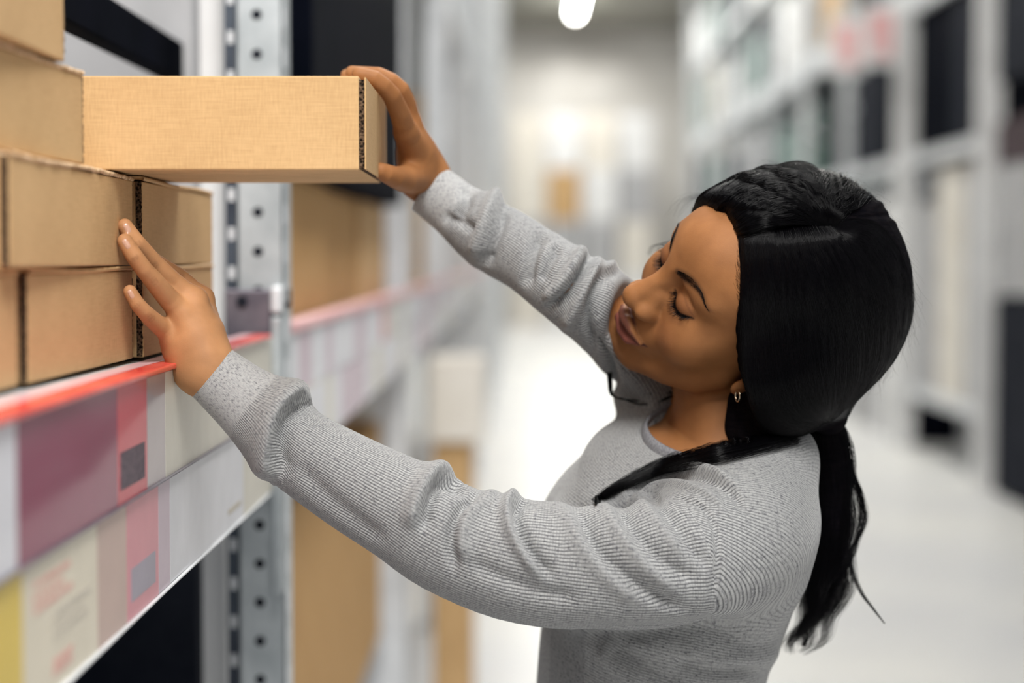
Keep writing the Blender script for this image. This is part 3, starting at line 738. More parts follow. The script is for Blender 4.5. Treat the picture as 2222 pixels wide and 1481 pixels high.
# far (right) hand around the end of the long box
wf = W(922, 385, 1.862)
fi, fm, fr_, fp = W(881, 286, 1.800), W(888, 268, 1.822), W(885, 262, 1.845), W(880, 275, 1.865)
for q, r_ in ((fi, .0110), (fm, .0115), (fr_, .0110), (fp, .0100)):
    body.add(Chain([wf, q * .5 + wf * .5, q], [.0195, .0165, r_]), .010)
finger([fi, W(868, 246, 1.778), W(850, 207, 1.760), W(832, 186, 1.752), W(812, 170, 1.748), W(778, 160, 1.748)], [.0106, .0094, .0086, .0078, .0074, .0064], .005)
finger([fm, W(882, 228, 1.812), W(868, 195, 1.800), W(848, 176, 1.795), W(822, 163, 1.793), W(764, 157, 1.800)], [.0108, .0096, .0088, .0080, .0074, .0062], .005)
finger([fr_, W(882, 225, 1.842), W(864, 193, 1.835), W(842, 177, 1.832), W(812, 169, 1.832), W(752, 163, 1.842)], [.0102, .0090, .0084, .0076, .0070, .0058], .005)
finger([fp, W(872, 240, 1.866), W(852, 215, 1.866), W(838, 206, 1.868), W(826, 200, 1.870)], [.0092, .0080, .0074, .0064, .0056], .005)
finger([W(903, 385, 1.835), W(877, 388, 1.800), W(856, 384, 1.775), W(838, 376, 1.762), W(826, 370, 1.757)], [.0150, .0125, .0098, .0086, .0074], .010)
BV, BQ = surface(body, (-.45, 1.50, .88), (.36, 2.10, 1.68), .0015)
BN = vnormals(BV, BQ)
BN = nrm(BN)
BV = sculpt(BV, BN, [], -.4, .2)
# skin tints: lips, lids and brows by nature, then light and shade painted in
hq = toH(BV)
tint = np.ones((len(BV), 3)) * np.array([.30, .130, .048])
def mixc(m, c): 
    global tint
    m = np.clip(m, 0, 1)[:, None]; tint = tint * (1 - m) + np.array(c) * m
def hfield(chain, r, soft): return 1 - smooth(chain(hq) , r - soft, r + soft)
mixc(.15 * (1 - smooth(np.linalg.norm((hq - [36, -8, 75]) / [26, 20, 30], axis=1), .3, 1)), (.42, .15, .07))
def hf2(L, r, soft, zmin=55):
    """mask around a line seen from the front of the head (x, y)"""
    L = catmull(np.array(L, float), 5); best = np.full(len(hq), 1e9); rr = np.zeros(len(hq))
    near = (np.abs(hq) < 140).all(1) & (hq[:, 2] > zmin); q = hq[near][:, :2]; bb = best[near]; r2 = rr[near]
    for i in range(len(L) - 1):
        d = L[i + 1, :2] - L[i, :2]; t = np.clip((q - L[i, :2]) @ d / (d @ d), 0, 1); e = np.linalg.norm(q - L[i, :2] - t[:, None] * d, axis=1) - (L[i, 2] * (1 - t) + L[i + 1, 2] * t)
        bb = np.minimum(bb, e)
    best[near] = bb
    return (1 - smooth(best, r - soft, r + soft)) * near
mixc(.9 * hf2([(-25, -39.5, .6), (-14, -35.5, 3.6), (-5, -32, 5), (0, -33.5, 4.4), (5, -32, 5), (14, -35.5, 3.6), (25, -39.5, .6)], .4, .9, 76), (.13, .045, .034))
mixc(.95 * hf2([(-24, -40.5, .8), (-12, -47, 5), (0, -48.5, 6.4), (12, -47, 5), (24, -40.5, .8)], .4, .9, 76), (.22, .070, .056))
mixc(.9 * hf2([(-26, -39.5, .4), (0, -41, .6), (26, -39.5, .4)], .3, .7, 76), (.06, .02, .02))
for s in (-1, 1):
    mixc(.42 * (1 - smooth(np.linalg.norm((hq - [s * 32, 27, 76]) / [19, 14, 16], axis=1), .5, 1)), (.20, .075, .035))
    mixc(.96 * hf2([(s * 14.5, 27, .2), (s * 21, 19.3, 1.2), (s * 28, 16.4, 1.9), (s * 36, 18.0, 1.9), (s * 45, 25.5, .4)], .5, .9), (.012, .008, .008))
    mixc(.30 * hf2([(s * 20, 10.5, 1), (s * 31, 9, 3), (s * 41, 12, 2)], .5, 4), (.10, .035, .02))
    mixc(.40 * hf2([(s * 21, 33, .2), (s * 29, 35.5, .4), (s * 38, 33, .4), (s * 45, 28, .2)], .3, 1.0), (.10, .035, .018))  # shade in the lid crease, painted as a thin dark line
    mixc(.35 * hf2([(s * 13, 30, 1), (s * 16, 38, 3), (s * 20, 43, 2)], .5, 4), (.12, .045, .02))  # shade of the hollow beside the nose bridge, painted dark
    mixc(.66 * hf2([(s * 14, 48, 3.2), (s * 22, 52, 4.8), (s * 32, 55.5, 4.2), (s * 43, 54, 2.2), (s * 54, 46.5, .2)], .2, 2.6), (.035, .018, .012))
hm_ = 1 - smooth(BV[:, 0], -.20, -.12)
mixc(hm_, (.44, .225, .105))  # strong light on the near hand, painted into its skin colour
pB = Pj(BV); vB = (BN * nrm(CAM - BV)).sum(1) > .1
for c_, dx_, dy_, n_k, sp in (((334, 610), .80, -.60, 4, 4.2), ((335, 575), .8, -.6, 3, 4), ((293, 560), .85, -.5, 3, 3.2), ((298, 527), .85, -.5, 2, 3.2), ((328, 690), .72, -.7, 4, 3.6), ((298, 662), .75, -.66, 3, 3)):  # knuckle creases: their shade painted as fine dark lines
    ax_ = np.array([-dy_, dx_]) * -1
    for i_ in range(n_k):
        o_ = np.array(c_, float) + ax_ * (i_ - (n_k - 1) / 2) * sp; w_ = 8 - abs(i_ - (n_k - 1) / 2) * 1.6
        l_ = np.array([o_ - np.array([dx_, dy_]) * w_, o_ + ax_ * .8 * (1 if i_ % 2 else -1), o_ + np.array([dx_, dy_]) * w_]); mk = (np.abs(pB - o_) < 30).all(1) & vB & (BV[:, 0] < -.18)
        if mk.any():
            d_, t_ = poly_dist(pB[mk], l_); q_ = np.zeros(len(BV)); q_[mk] = .26 * np.exp(-(d_ / 1.6) ** 2); mixc(q_, (.12, .05, .022))
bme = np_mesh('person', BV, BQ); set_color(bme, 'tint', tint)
def skin(nt, b):
    at = N(nt, 'ShaderNodeAttribute', attribute_name='tint'); tc = N(nt, 'ShaderNodeTexCoord')
    nz = N(nt, 'ShaderNodeTexNoise'); nz.inputs['Scale'].default_value = 35; nz.inputs['Detail'].default_value = 5
    nt.links.new(tc.outputs['Object'], nz.inputs['Vector'])
    mx = N(nt, 'ShaderNodeMix', data_type='RGBA', blend_type='MULTIPLY'); mx.inputs[0].default_value = 1
    r = ramp(nt, nz.outputs[0], [(.3, (.82, .79, .76)), (.7, (1.10, 1.08, 1.05))])
    nt.links.new(at.outputs['Color'], mx.inputs[6]); nt.links.new(r, mx.inputs[7]); nt.links.new(mx.outputs[2], b.inputs['Base Color'])
    b.inputs['Subsurface Weight'].default_value = .12; b.inputs['Subsurface Radius'].default_value = (.008, .003, .0015); b.inputs['Subsurface Scale'].default_value = 1
    n2 = N(nt, 'ShaderNodeTexNoise'); n2.inputs['Scale'].default_value = 900; nt.links.new(tc.outputs['Object'], n2.inputs['Vector'])
    bp = N(nt, 'ShaderNodeBump'); bp.inputs['Distance'].default_value = .0002; bp.inputs['Strength'].default_value = .5
    nt.links.new(n2.outputs[0], bp.inputs['Height']); nt.links.new(bp.outputs[0], b.inputs['Normal'])
M['skin'] = mat('skin', (.4, .18, .08), .60, spec=.22, build=skin)
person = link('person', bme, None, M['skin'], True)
tag(person, 'woman in a grey ribbed sweater reaching for a cardboard box, black hair in a ponytail', 'person')


# ---- sweater
sw = Field()
T_TOR = Tube(TOR, TA, TB_, (1, 0, 0), cap=.5); T_N = Tube(NEAR, NR, NR * 1.0, (.35, 0, .93)); T_F = Tube(FAR, FR, FR, (.35, 0, .93))
sw.add(T_TOR)
sw.add(Chain([SB, NEAR[-1] + [-.004, .02, .0]], [.050, .056]), .03); sw.add(Chain([SB, FAR[-1]], [.050, .048]), .03)
sw.add(Ell(W(1640, 1130, 1.73), (.055, .07, .075)), .04)               # shoulder blade
for s in (-1, 1): sw.add(Ell((.062, 1.815 + s * .065, 1.225), (.045, .055, .055)), .04)
sw.add(Ell(W(1712, 990, 1.755), (.026, .04, .030)), .025)
sw.add(T_N, .035); sw.add(T_F, .02)
NBS = W(1552, 960, 1.79)
sw.sub(Chain([NBS - NAX * .030, NBS - NAX * .000, NBS + NAX * .10], [.046, .062, .105]), .010)
tn = nrm(NEAR[1] - NEAR[0]); tf = nrm(FAR[1] - FAR[0])
cn = nrm(tn + np.array([.05, 0, 0])); cfv = nrm(tf + np.array([0, .25, 0]))
big = 1.0
class Half:
    """cuts the cuff open only near the wrist"""
    def __init__(s, o, n, R): s.o = np.array(o); s.n = nrm(n); s.R = R
    def __call__(s, p): return np.maximum((p - s.o) @ s.n, np.linalg.norm(p - s.o, axis=1) - s.R)
sw.sub(Half(NEAR[0] + tn * .002, cn, .06)); sw.sub(Half(FAR[0] + tf * .002, cfv, .06))
sw.sub(Chain([NEAR[0] - tn * .01, NEAR[0] * .4 + NEAR[1] * .6], [.0228, .0215])); sw.sub(Chain([FAR[0] - tf * .01, FAR[0] * .5 + FAR[1] * .5], [.0230, .0205]))
sw.cut(Plane((0, 0, .96), (0, 0, -1)))
SV, SQ = surface(sw, (-.34, 1.50, .94), (.36, 2.10, 1.60), .002)
SN = nrm(relax(vnormals(SV, SQ), SQ, 2))
# folds seen on the near side, as creases (negative) and rolls (positive)
FOLDS = [
 ([(672, 868), (640, 862), (608, 888), (592, 930), (588, 985), (596, 1040)], .0062, 36, 5),
 ([(684, 880), (650, 878), (622, 902), (606, 942), (603, 990), (612, 1040)], -.0045, 5, 26),
 ([(640, 1000), (690, 1060), (760, 1120), (840, 1180)], -.0022, 18, 22),
 ([(1003, 1052), (985, 1030), (950, 1024), (925, 1050), (905, 1095), (892, 1150)], .0048, 24, 11),
 ([(1010, 1072), (985, 1048), (955, 1044), (938, 1066), (925, 1105), (915, 1150)], -.0050, 7, 14),
 ([(1050, 1072), (1010, 1092), (985, 1130), (975, 1180), (985, 1240)], -.0040, 10, 15),
 ([(1090, 1070), (1040, 1086), (1008, 1120), (1000, 1170), (1010, 1220)], .0030, 12, 20),
 ([(1142, 1080), (1118, 1078), (1100, 1100), (1108, 1150), (1135, 1200), (1175, 1250)], .0042, 14, 9),
 ([(1150, 1092), (1130, 1092), (1116, 1112), (1126, 1155), (1155, 1205), (1200, 1255)], -.0042, 8, 16),
 ([(1010, 1215), (1080, 1250), (1170, 1285), (1260, 1300)], -.0022, 16, 20),
 ([(1230, 1085), (1262, 1120), (1290, 1180), (1350, 1245), (1430, 1300), (1500, 1330)], -.0042, 12, 20),
 ([(1200, 1088), (1240, 1130), (1265, 1185), (1320, 1250), (1400, 1310)], .0026, 24, 14),
 ([(1330, 1078), (1352, 1110), (1388, 1160), (1440, 1215), (1510, 1265)], -.0040, 10, 18),
 ([(1300, 1085), (1322, 1118), (1352, 1168), (1400, 1228), (1470, 1285)], .0028, 18, 12),
 ([(1392, 1062), (1425, 1090), (1465, 1135), (1505, 1190), (1535, 1235)], -.0030, 9, 16),
 ([(1370, 1070), (1400, 1098), (1440, 1150), (1480, 1205)], .0020, 14, 10),
 ([(1355, 1082), (1390, 1050), (1450, 1032), (1520, 1032), (1580, 1060), (1612, 1105)], -.0032, 8, 10),
 ([(1345, 1074), (1385, 1038), (1450, 1018), (1530, 1018), (1600, 1048)], .0030, 10, 9),
 ([(1380, 1075), (1420, 1052), (1480, 1050), (1540, 1075), (1575, 1110)], .0022, 8, 9),
 ([(1440, 1078), (1490, 1082), (1530, 1105), (1552, 1150), (1556, 1210), (1548, 1290)], -.0018, 5, 5),   # armhole seam
 ([(1240, 1375), (1330, 1385), (1440, 1380), (1540, 1372), (1640, 1400)], -.0050, 16, 30),
 ([(1320, 1390), (1360, 1425), (1420, 1460), (1480, 1500)], -.0050, 14, 22),
 ([(1300, 1400), (1330, 1440), (1390, 1490)], .0035, 16, 16),
 ([(1470, 1405), (1560, 1425), (1640, 1430), (1690, 1405)], .0040, 18, 18),
 ([(1460, 1440), (1560, 1462), (1650, 1455)], -.0045, 14, 18),
 # far sleeve
 ([(1078, 405), (1068, 440), (1050, 500), (1030, 560)], .0050, 16, 20),
 ([(1100, 440), (1085, 480), (1062, 540), (1050, 580)], -.0050, 12, 14),
 ([(1020, 400), (1010, 440), (990, 470)], -.0035, 14, 14),
 ([(960, 470), (1000, 480), (1030, 500)], -.0035, 12, 12),
 ([(1185, 500), (1160, 530), (1145, 580), (1140, 625)], -.0045, 12, 14),
 ([(1215, 530), (1190, 570), (1170, 610)], -.0035, 10, 12),
 ([(1262, 535), (1250, 570), (1215, 620), (1185, 655)], .0055, 14, 16),
 ([(1282, 550), (1262, 590), (1225, 640), (1185, 672)], -.0065, 10, 12),
 ([(1300, 555), (1280, 600), (1250, 660), (1225, 715)], .0045, 12, 14),
 ([(1350, 585), (1310, 595), (1285, 640), (1275, 710), (1290, 770)], -.0050, 10, 14),
 ([(1380, 572), (1330, 578), (1300, 605)], .0040, 12, 12),
 ([(1300, 730), (1320, 790), (1330, 850)], -.0050, 10, 12),
]
SV = sculpt(SV, SN, [(a_, b_ * (2.15 if a_[0][1] < 1340 else 1.7), c_, d_) for a_, b_, c_, d_ in FOLDS])
SN2 = vnormals(SV, SQ)
# knit coordinates: rows along each sleeve, round the trunk
def knit_uv(V, Q):
    tubes = [(T_TOR, 235), (T_N, 112), (T_F, 96)]
    info = []
    for T, n in tubes:
        S_, x, y, z, a, b = T.coords(V); d = T(V); info.append((d, S_, np.arctan2(y / b, x / a) / (2 * np.pi) + .5, n))
    dt = info[0][0]; dn = info[1][0]; df = info[2][0]
    P = Pj(V)
    # armhole seam: sleeve cloth starts where the tube leaves the shoulder
    sN = info[1][1]; sF = info[2][1]
    isN = (dn < dt + .004) & (sN < T_N.s[-1] - .058) & (dn < .03); isF = (df < dt + .004) & (sF < T_F.s[-1] - .05) & (df < .03)
    zone = np.where(isN, 1, np.where(isF & ~isN, 2, 0))
    fz = np.array([zone[Q[:, k]] for k in range(4)]); z4 = np.median(fz, 0).astype(int)
    z4 = np.where((fz == z4).sum(0) >= 2, z4, fz[0])
    UV = np.zeros((len(Q), 4, 2))
    for zi, (d, S_, ph, n) in enumerate(info):
        m = z4 == zi; q = Q[m]; u = S_[q]; v = ph[q].copy()
        w = v.max(1) - v.min(1) > .5; vv = v[w]; vv[vv < .5] += 1; v[w] = vv
        if zi: UV[m, :, 0] = u / .0024; UV[m, :, 1] = v * n
        else:
            q3 = V - (NB + NAX * .03); e1_ = nrm(np.array([1, 0, 0]) - NAX * NAX[0]); e2_ = np.cross(NAX, e1_); rr_ = np.linalg.norm(q3, axis=1)
            pa = np.arctan2(q3 @ e2_, q3 @ e1_) / (2 * np.pi) + .5; v = pa[q].copy(); w = v.max(1) - v.min(1) > .5; vv = v[w]; vv[vv < .5] += 1; v[w] = vv
            UV[m, :, 0] = v * 290; UV[m, :, 1] = rr_[q] / .0023
    return UV, z4, info
UV, Z4, INFO = knit_uv(SV, SQ)
sme = np_mesh('sweater', SV, SQ)
uvl = sme.uv_layers.new(name='knit'); uvl.data.foreach_set('uv', UV.reshape(-1, 2).astype(np.float32).ravel())
cufft = np.where(INFO[1][0] < .012, INFO[1][1], 9); cufff = np.where(INFO[2][0] < .012, INFO[2][1], 9)
cuff = 1 - smooth(np.minimum(cufft, cufff * 1.0), .050, .056)
pS = Pj(SV)
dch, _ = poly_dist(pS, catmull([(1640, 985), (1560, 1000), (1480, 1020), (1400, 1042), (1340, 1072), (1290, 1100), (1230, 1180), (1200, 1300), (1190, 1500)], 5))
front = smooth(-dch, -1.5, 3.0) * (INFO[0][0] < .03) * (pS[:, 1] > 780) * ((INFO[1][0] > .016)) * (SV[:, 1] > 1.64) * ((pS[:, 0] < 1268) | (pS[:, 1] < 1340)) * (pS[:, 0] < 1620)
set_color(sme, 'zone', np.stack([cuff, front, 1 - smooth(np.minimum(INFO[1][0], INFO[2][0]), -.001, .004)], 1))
def knit(nt, b):
    uv = N(nt, 'ShaderNodeUVMap', uv_map='knit'); sp = N(nt, 'ShaderNodeSeparateXYZ'); nt.links.new(uv.outputs[0], sp.inputs[0])
    def math_(op, a, b_=None, c=None):
        n = N(nt, 'ShaderNodeMath', operation=op)
        for i, q in enumerate((a, b_, c)):
            if q is None: continue
            if isinstance(q, (int, float)): n.inputs[i].default_value = q
            else: nt.links.new(q, n.inputs[i])
        return n.outputs[0]
    tc = N(nt, 'ShaderNodeTexCoord')
    nzw = N(nt, 'ShaderNodeTexNoise'); nzw.inputs['Scale'].default_value = 45; nt.links.new(tc.outputs['Object'], nzw.inputs['Vector'])
    wob = math_('MULTIPLY', math_('SUBTRACT', nzw.outputs[0], .5), .9)
    rows = math_('ABSOLUTE', math_('SINE', math_('MULTIPLY', math_('ADD', sp.outputs[1], wob), math.pi)))
    cols = math_('ABSOLUTE', math_('SINE', math_('MULTIPLY', sp.outputs[0], math.pi)))
    h = math_('ADD', math_('MULTIPLY', math_('POWER', rows, .6), .62), math_('MULTIPLY', math_('MULTIPLY', math_('POWER', cols, .6), rows), .38))
    zn = N(nt, 'ShaderNodeAttribute', attribute_name='zone'); zs = N(nt, 'ShaderNodeSeparateColor'); nt.links.new(zn.outputs['Color'], zs.inputs[0])
    fine = N(nt, 'ShaderNodeTexNoise'); fine.inputs['Scale'].default_value = 1100; nt.links.new(tc.outputs['Object'], fine.inputs['Vector'])
    hm = N(nt, 'ShaderNodeMix', data_type='FLOAT'); nt.links.new(zs.outputs[0], hm.inputs[0]); nt.links.new(h, hm.inputs[2]); nt.links.new(math_('ADD', math_('MULTIPLY', fine.outputs[0], .35), .62), hm.inputs[3])
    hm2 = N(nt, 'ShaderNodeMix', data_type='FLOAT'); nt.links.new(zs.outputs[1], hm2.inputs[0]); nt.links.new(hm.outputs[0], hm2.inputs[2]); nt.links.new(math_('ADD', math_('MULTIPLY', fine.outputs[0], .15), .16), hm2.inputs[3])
    hm3 = N(nt, 'ShaderNodeMix', data_type='FLOAT'); nt.links.new(math_('MULTIPLY', math_('SUBTRACT', 1.0, zs.outputs[2]), .62), hm3.inputs[0]); nt.links.new(hm2.outputs[0], hm3.inputs[2]); nt.links.new(math_('ADD', math_('MULTIPLY', fine.outputs[0], .45), .28), hm3.inputs[3])
    hh = hm3.outputs[0]
    # heather flecks, drawn out along the rows
    cm = N(nt, 'ShaderNodeCombineXYZ'); nt.links.new(math_('MULTIPLY', sp.outputs[0], .55), cm.inputs[0]); nt.links.new(math_('MULTIPLY', sp.outputs[1], 1.3), cm.inputs[1])
    fl = N(nt, 'ShaderNodeTexNoise'); fl.inputs['Scale'].default_value = 1.3; fl.inputs['Detail'].default_value = 3; nt.links.new(cm.outputs[0], fl.inputs['Vector'])
    fl2 = N(nt, 'ShaderNodeTexNoise'); fl2.inputs['Scale'].default_value = 420; fl2.inputs['Detail'].default_value = 2; nt.links.new(tc.outputs['Object'], fl2.inputs['Vector'])
    base = ramp(nt, hh, [(.12, (.085, .087, .10)), (.50, (.28, .283, .28)), (.95, (.42, .423, .42))])
    f1 = ramp(nt, math_('ADD', math_('MULTIPLY', fl.outputs[0], .6), math_('MULTIPLY', fl2.outputs[0], .4)), [(.36, (.42, .42, .45)), (.46, (.88, .88, .89)), (.60, (1.06, 1.06, 1.05))])
    mx = N(nt, 'ShaderNodeMix', data_type='RGBA', blend_type='MULTIPLY'); mx.inputs[0].default_value = 1
    nt.links.new(base, mx.inputs[6]); nt.links.new(f1, mx.inputs[7]); nt.links.new(mx.outputs[2], b.inputs['Base Color'])
    bp = N(nt, 'ShaderNodeBump'); bp.inputs['Distance'].default_value = .0011; bp.inputs['Strength'].default_value = .8
    nt.links.new(hh, bp.inputs['Height']); nt.links.new(bp.outputs[0], b.inputs['Normal'])
    b.inputs['Sheen Weight'].default_value = .25; b.inputs['Sheen Roughness'].default_value = .5
M['knit'] = mat('ribbed_knit', (.42, .42, .42), .95, spec=.1, build=knit)
M['jersey'] = mat('jersey', (.24, .24, .25), .95, spec=.1, build=noisy((.15, .15, .165), (.26, .26, .27), 500, bump=.0003))
sweater = link('sweater', sme, person, M['knit'], True)
# collar band standing round the neck
NBC = W(1552, 960, 1.79)
e_f = nrm(np.array([-1, 0, 0]) - NAX * (-NAX[0])); e_l = np.cross(NAX, e_f)
v = []; f = []; n = 120; prof = [(0, -.010), (.0022, -.004), (.0024, .004), (.0008, .0095), (-.0012, .0095), (-.0020, .004), (-.0018, -.006)]
for i in range(n):
    a = 2 * math.pi * i / n
    c = NBC + NAX * .006 + (e_f * math.cos(a) * .067 + e_l * math.sin(a) * .070)
    o = nrm(e_f * math.cos(a) + e_l * math.sin(a))
    for (r_, z_) in prof: v.append(c + o * (r_ + z_ * -.25) + NAX * z_)
k = len(prof)
for i in range(n):
    for j in range(k): f.append((i * k + j, i * k + (j + 1) % k, ((i + 1) % n) * k + (j + 1) % k, ((i + 1) % n) * k + j))
mb = MB(); mb.raw(v, f); mb.build('collar', M['jersey'], person, True)


# ---- hair
def onshell(fld, px, py, inward=0.0, y0=1.45, y1=1.95):
    """point where the sight line through a picture point meets the surface"""
    px = np.asarray(px, float); py = np.asarray(py, float)
    d = cr * (px[:, None] - CX) - cu * (py[:, None] - CY) + cf * F; d = d / d[:, 1:2]
    y = np.full(len(px), y0); hit = np.zeros(len(px), bool); bestd = np.full(len(px), 9.); besty = y.copy()
    for _ in range(90):
        p = CAM + d * y[:, None]; e = fld.ev(p); m = (e < bestd) & ~hit; bestd[m] = e[m]; besty[m] = y[m]
        hit |= e < .0004; y = np.where(hit | (y > y1), y, y + np.maximum(e * .7, .0006))
    p = CAM + d * np.where(hit, y, besty)[:, None]
    for _ in range(3): p = p - fld.grad(p) * fld.ev(p)[:, None] * .9
    return p
class Ripple:
    """locks of hair fanning out from where the hair is gathered at the crown"""
    def __init__(s, prim): s.p = prim; s.o = W(1797, 487, 1.70); s.v = 3
    def __call__(s, p):
        d = s.p(p); q = p - s.o; x = q @ cr; y = q @ cu; r_ = np.hypot(x, y); a = np.arctan2(y, x)
        w = smooth(r_, .006, .03) * (1 - smooth(r_, .13, .17)) * smooth(y, -.004, .012)
        n_ = np.sin(a * 17 + 2 * np.sin(a * 5)) * .6 + np.sin(a * 41 + r_ * 60 + 1.3) * .4
        w2 = (1 - smooth(y, -.03, -.005)); n2 = np.sin(x * 700 + 2 * np.sin(x * 160) + y * 12)
        return d - .0016 * w * n_ - .00035 * w2 * n2
hf = Field()
hf.add(Ripple(hp(Ell((0, 50, -6), (82, 94, 98)))))
hf.add(Ripple(Ell(W(1752, 628, 1.768), (.094, .104, .108))), .03)
hf.add(Ell(W(1700, 800, 1.74), (.060, .075, .062)), .03)
hf.add(Ell(W(1640, 905, 1.75), (.034, .035, .030)), .02); hf.add(Cone(W(1760, 850, 1.765), W(1800, 905, 1.775), .035, .016), .02)
class HairCut:
    def __call__(s, p):
        q = toH(p); zc = np.interp(q[:, 1], [-90, -45, -24, -8, 20, 50, 100, 140], [-4, -10, -9, 8, 28, 46, 61, 66]) + .5 * np.sin(q[:, 1] * .35 + q[:, 0] * .2) + np.where(q[:, 0] < -20, 6, 0)
        return (q[:, 2] - zc) * HS
hf.cut(HairCut(), .006)
hf.sub(Chain(onshell(hf, [1690, 1750, 1800, 1850], [491, 486, 488, 500]), [.002, .003, .0045, .002]), .012)
HV, HQ = surface(hf, (.05, 1.58, 1.28), (.42, 1.96, 1.62), .0020)
def strands(name, P, rad, mt, parent, tip=.3):
    """P (k, n, 3) polylines"""
    k, n, _ = P.shape
    cu_ = bpy.data.hair_curves.new(name); cu_.add_curves([n] * k)
    cu_.position_data.foreach_set('vector', P.astype(np.float32).ravel())
    r = np.linspace(1, tip, n)[None] * np.asarray(rad).reshape(-1, 1) * np.ones((k, 1))
    a = cu_.attributes.get('radius') or cu_.attributes.new('radius', 'FLOAT', 'POINT'); a.data.foreach_set('value', r.astype(np.float32).ravel())
    o = bpy.data.objects.new(name, cu_); COL.objects.link(o); o.parent = parent; cu_.materials.append(mt)
    return o
M['hair'] = mat('hair_strand', (.0010, .0008, .0014), .24, spec=.15)
M['cap'] = mat('hair_mass', (.003, .0025, .004), .9, spec=.03, build=noisy((.002, .0018, .003), (.005, .004, .005), 60, (1, 1, 6), bump=.0008))
hair = link('hair', np_mesh('hair', HV, HQ), person, M['cap'], True)
def resample(C, n):
    """catmull through control points for many strands: C (k, m, 2) -> (k, n, 2)"""
    k, m, dd = C.shape; Q = np.concatenate([2 * C[:, :1] - C[:, 1:2], C, 2 * C[:, -1:] - C[:, -2:-1]], 1); out = []
    for t in np.linspace(0, m - 1 - 1e-6, n):
        i = int(t); u = t - i; p0, p1, p2, p3 = Q[:, i], Q[:, i + 1], Q[:, i + 2], Q[:, i + 3]
        out.append(.5 * ((2 * p1) + (-p0 + p2) * u + (2 * p0 - 5 * p1 + 4 * p2 - p3) * u * u + (-p0 + 3 * p1 - 3 * p2 + p3) * u ** 3))
    return np.stack(out, 1)
def lerp_rows(G, u):
    """G (g, m, 2) guides, u in 0..1 -> (k, m, 2)"""
    G = np.asarray(G, float); x = u * (len(G) - 1); i = np.minimum(x.astype(int), len(G) - 2); w = (x - i)[:, None, None]
    return G[i] * (1 - w) + G[i + 1] * w
def shell_strands(name, guides, count, n=18, lift=.0012, rad=.00010, jit=3.0, clump=0, seed=1, lift_root=0.0):
    r = np.random.default_rng(seed); u = r.random(count)
    if clump: uc = np.round(u * clump) / clump; u = np.clip(u * .35 + uc * .65, 0, 1)
    C = lerp_rows(guides, u); C = C + r.normal(0, jit, (count, 1, 2)) + r.normal(0, jit * .5, C.shape)
    P2 = resample(C, n); P3 = onshell(hf, P2[..., 0].ravel(), P2[..., 1].ravel()); g = hf.grad(P3)
    L = (r.random((count, 1)) * lift + .0008) * (np.sin(np.linspace(0, 1, n) * np.pi)[None] * .7 + .3)
    P3 = P3 + g * (L.reshape(-1, 1))
    return strands(name, P3.reshape(count, n, 3), rad, M['hair'], hair)
GA = [[(1610, 508), (1606, 600), (1616, 720), (1622, 820), (1652, 915), (1720, 945), (1785, 905)],
      [(1640, 500), (1650, 600), (1662, 720), (1675, 820), (1705, 895), (1755, 915), (1790, 904)],
      [(1690, 494), (1712, 600), (1732, 720), (1745, 810), (1768, 870), (1788, 895), (1795, 904)],
      [(1740, 490), (1778, 590), (1812, 700), (1822, 790), (1820, 850), (1810, 885), (1800, 905)],
      [(1790, 492), (1842, 560), (1885, 660), (1898, 750), (1880, 820), (1840, 875), (1802, 905)],
      [(1800, 488), (1880, 530), (1935, 620), (1950, 730), (1920, 820), (1860, 880), (1804, 905)],
      [(1805, 484), (1900, 490), (1960, 580), (1975, 700), (1945, 810), (1885, 875), (1806, 904)]]
shell_strands('hair_strands', GA, 9000, seed=1, jit=4)
GB_ = [[(1608, 506), (1640, 500), (1680, 492), (1720, 487), (1785, 487)],
       [(1600, 492), (1640, 470), (1690, 460), (1740, 468), (1788, 486)],
       [(1575, 468), (1620, 440), (1680, 428), (1740, 445), (1790, 485)],
       [(1548, 455), (1600, 415), (1670, 398), (1740, 420), (1792, 484)],
       [(1520, 458), (1570, 408), (1650, 378), (1735, 398), (1794, 483)],
       [(1492, 474), (1540, 420), (1630, 374), (1740, 380), (1797, 482)],
       [(1482, 480), (1530, 425), (1610, 378), (1760, 372), (1800, 482)],
       [(1760, 368), (1770, 385), (1780, 410), (1790, 445), (1802, 483)],
       [(1830, 385), (1825, 405), (1818, 430), (1810, 455), (1804, 484)],
       [(1885, 425), (1870, 435), (1850, 450), (1825, 468), (1806, 486)]]
shell_strands('hair_strands', GB_, 6000, seed=3, jit=5, lift=.0012, n=14, rad=.00012)
shell_strands('hair_strands', GB_, 9000, seed=2, jit=2.5, clump=48, lift=.0080, n=14, rad=.00013)

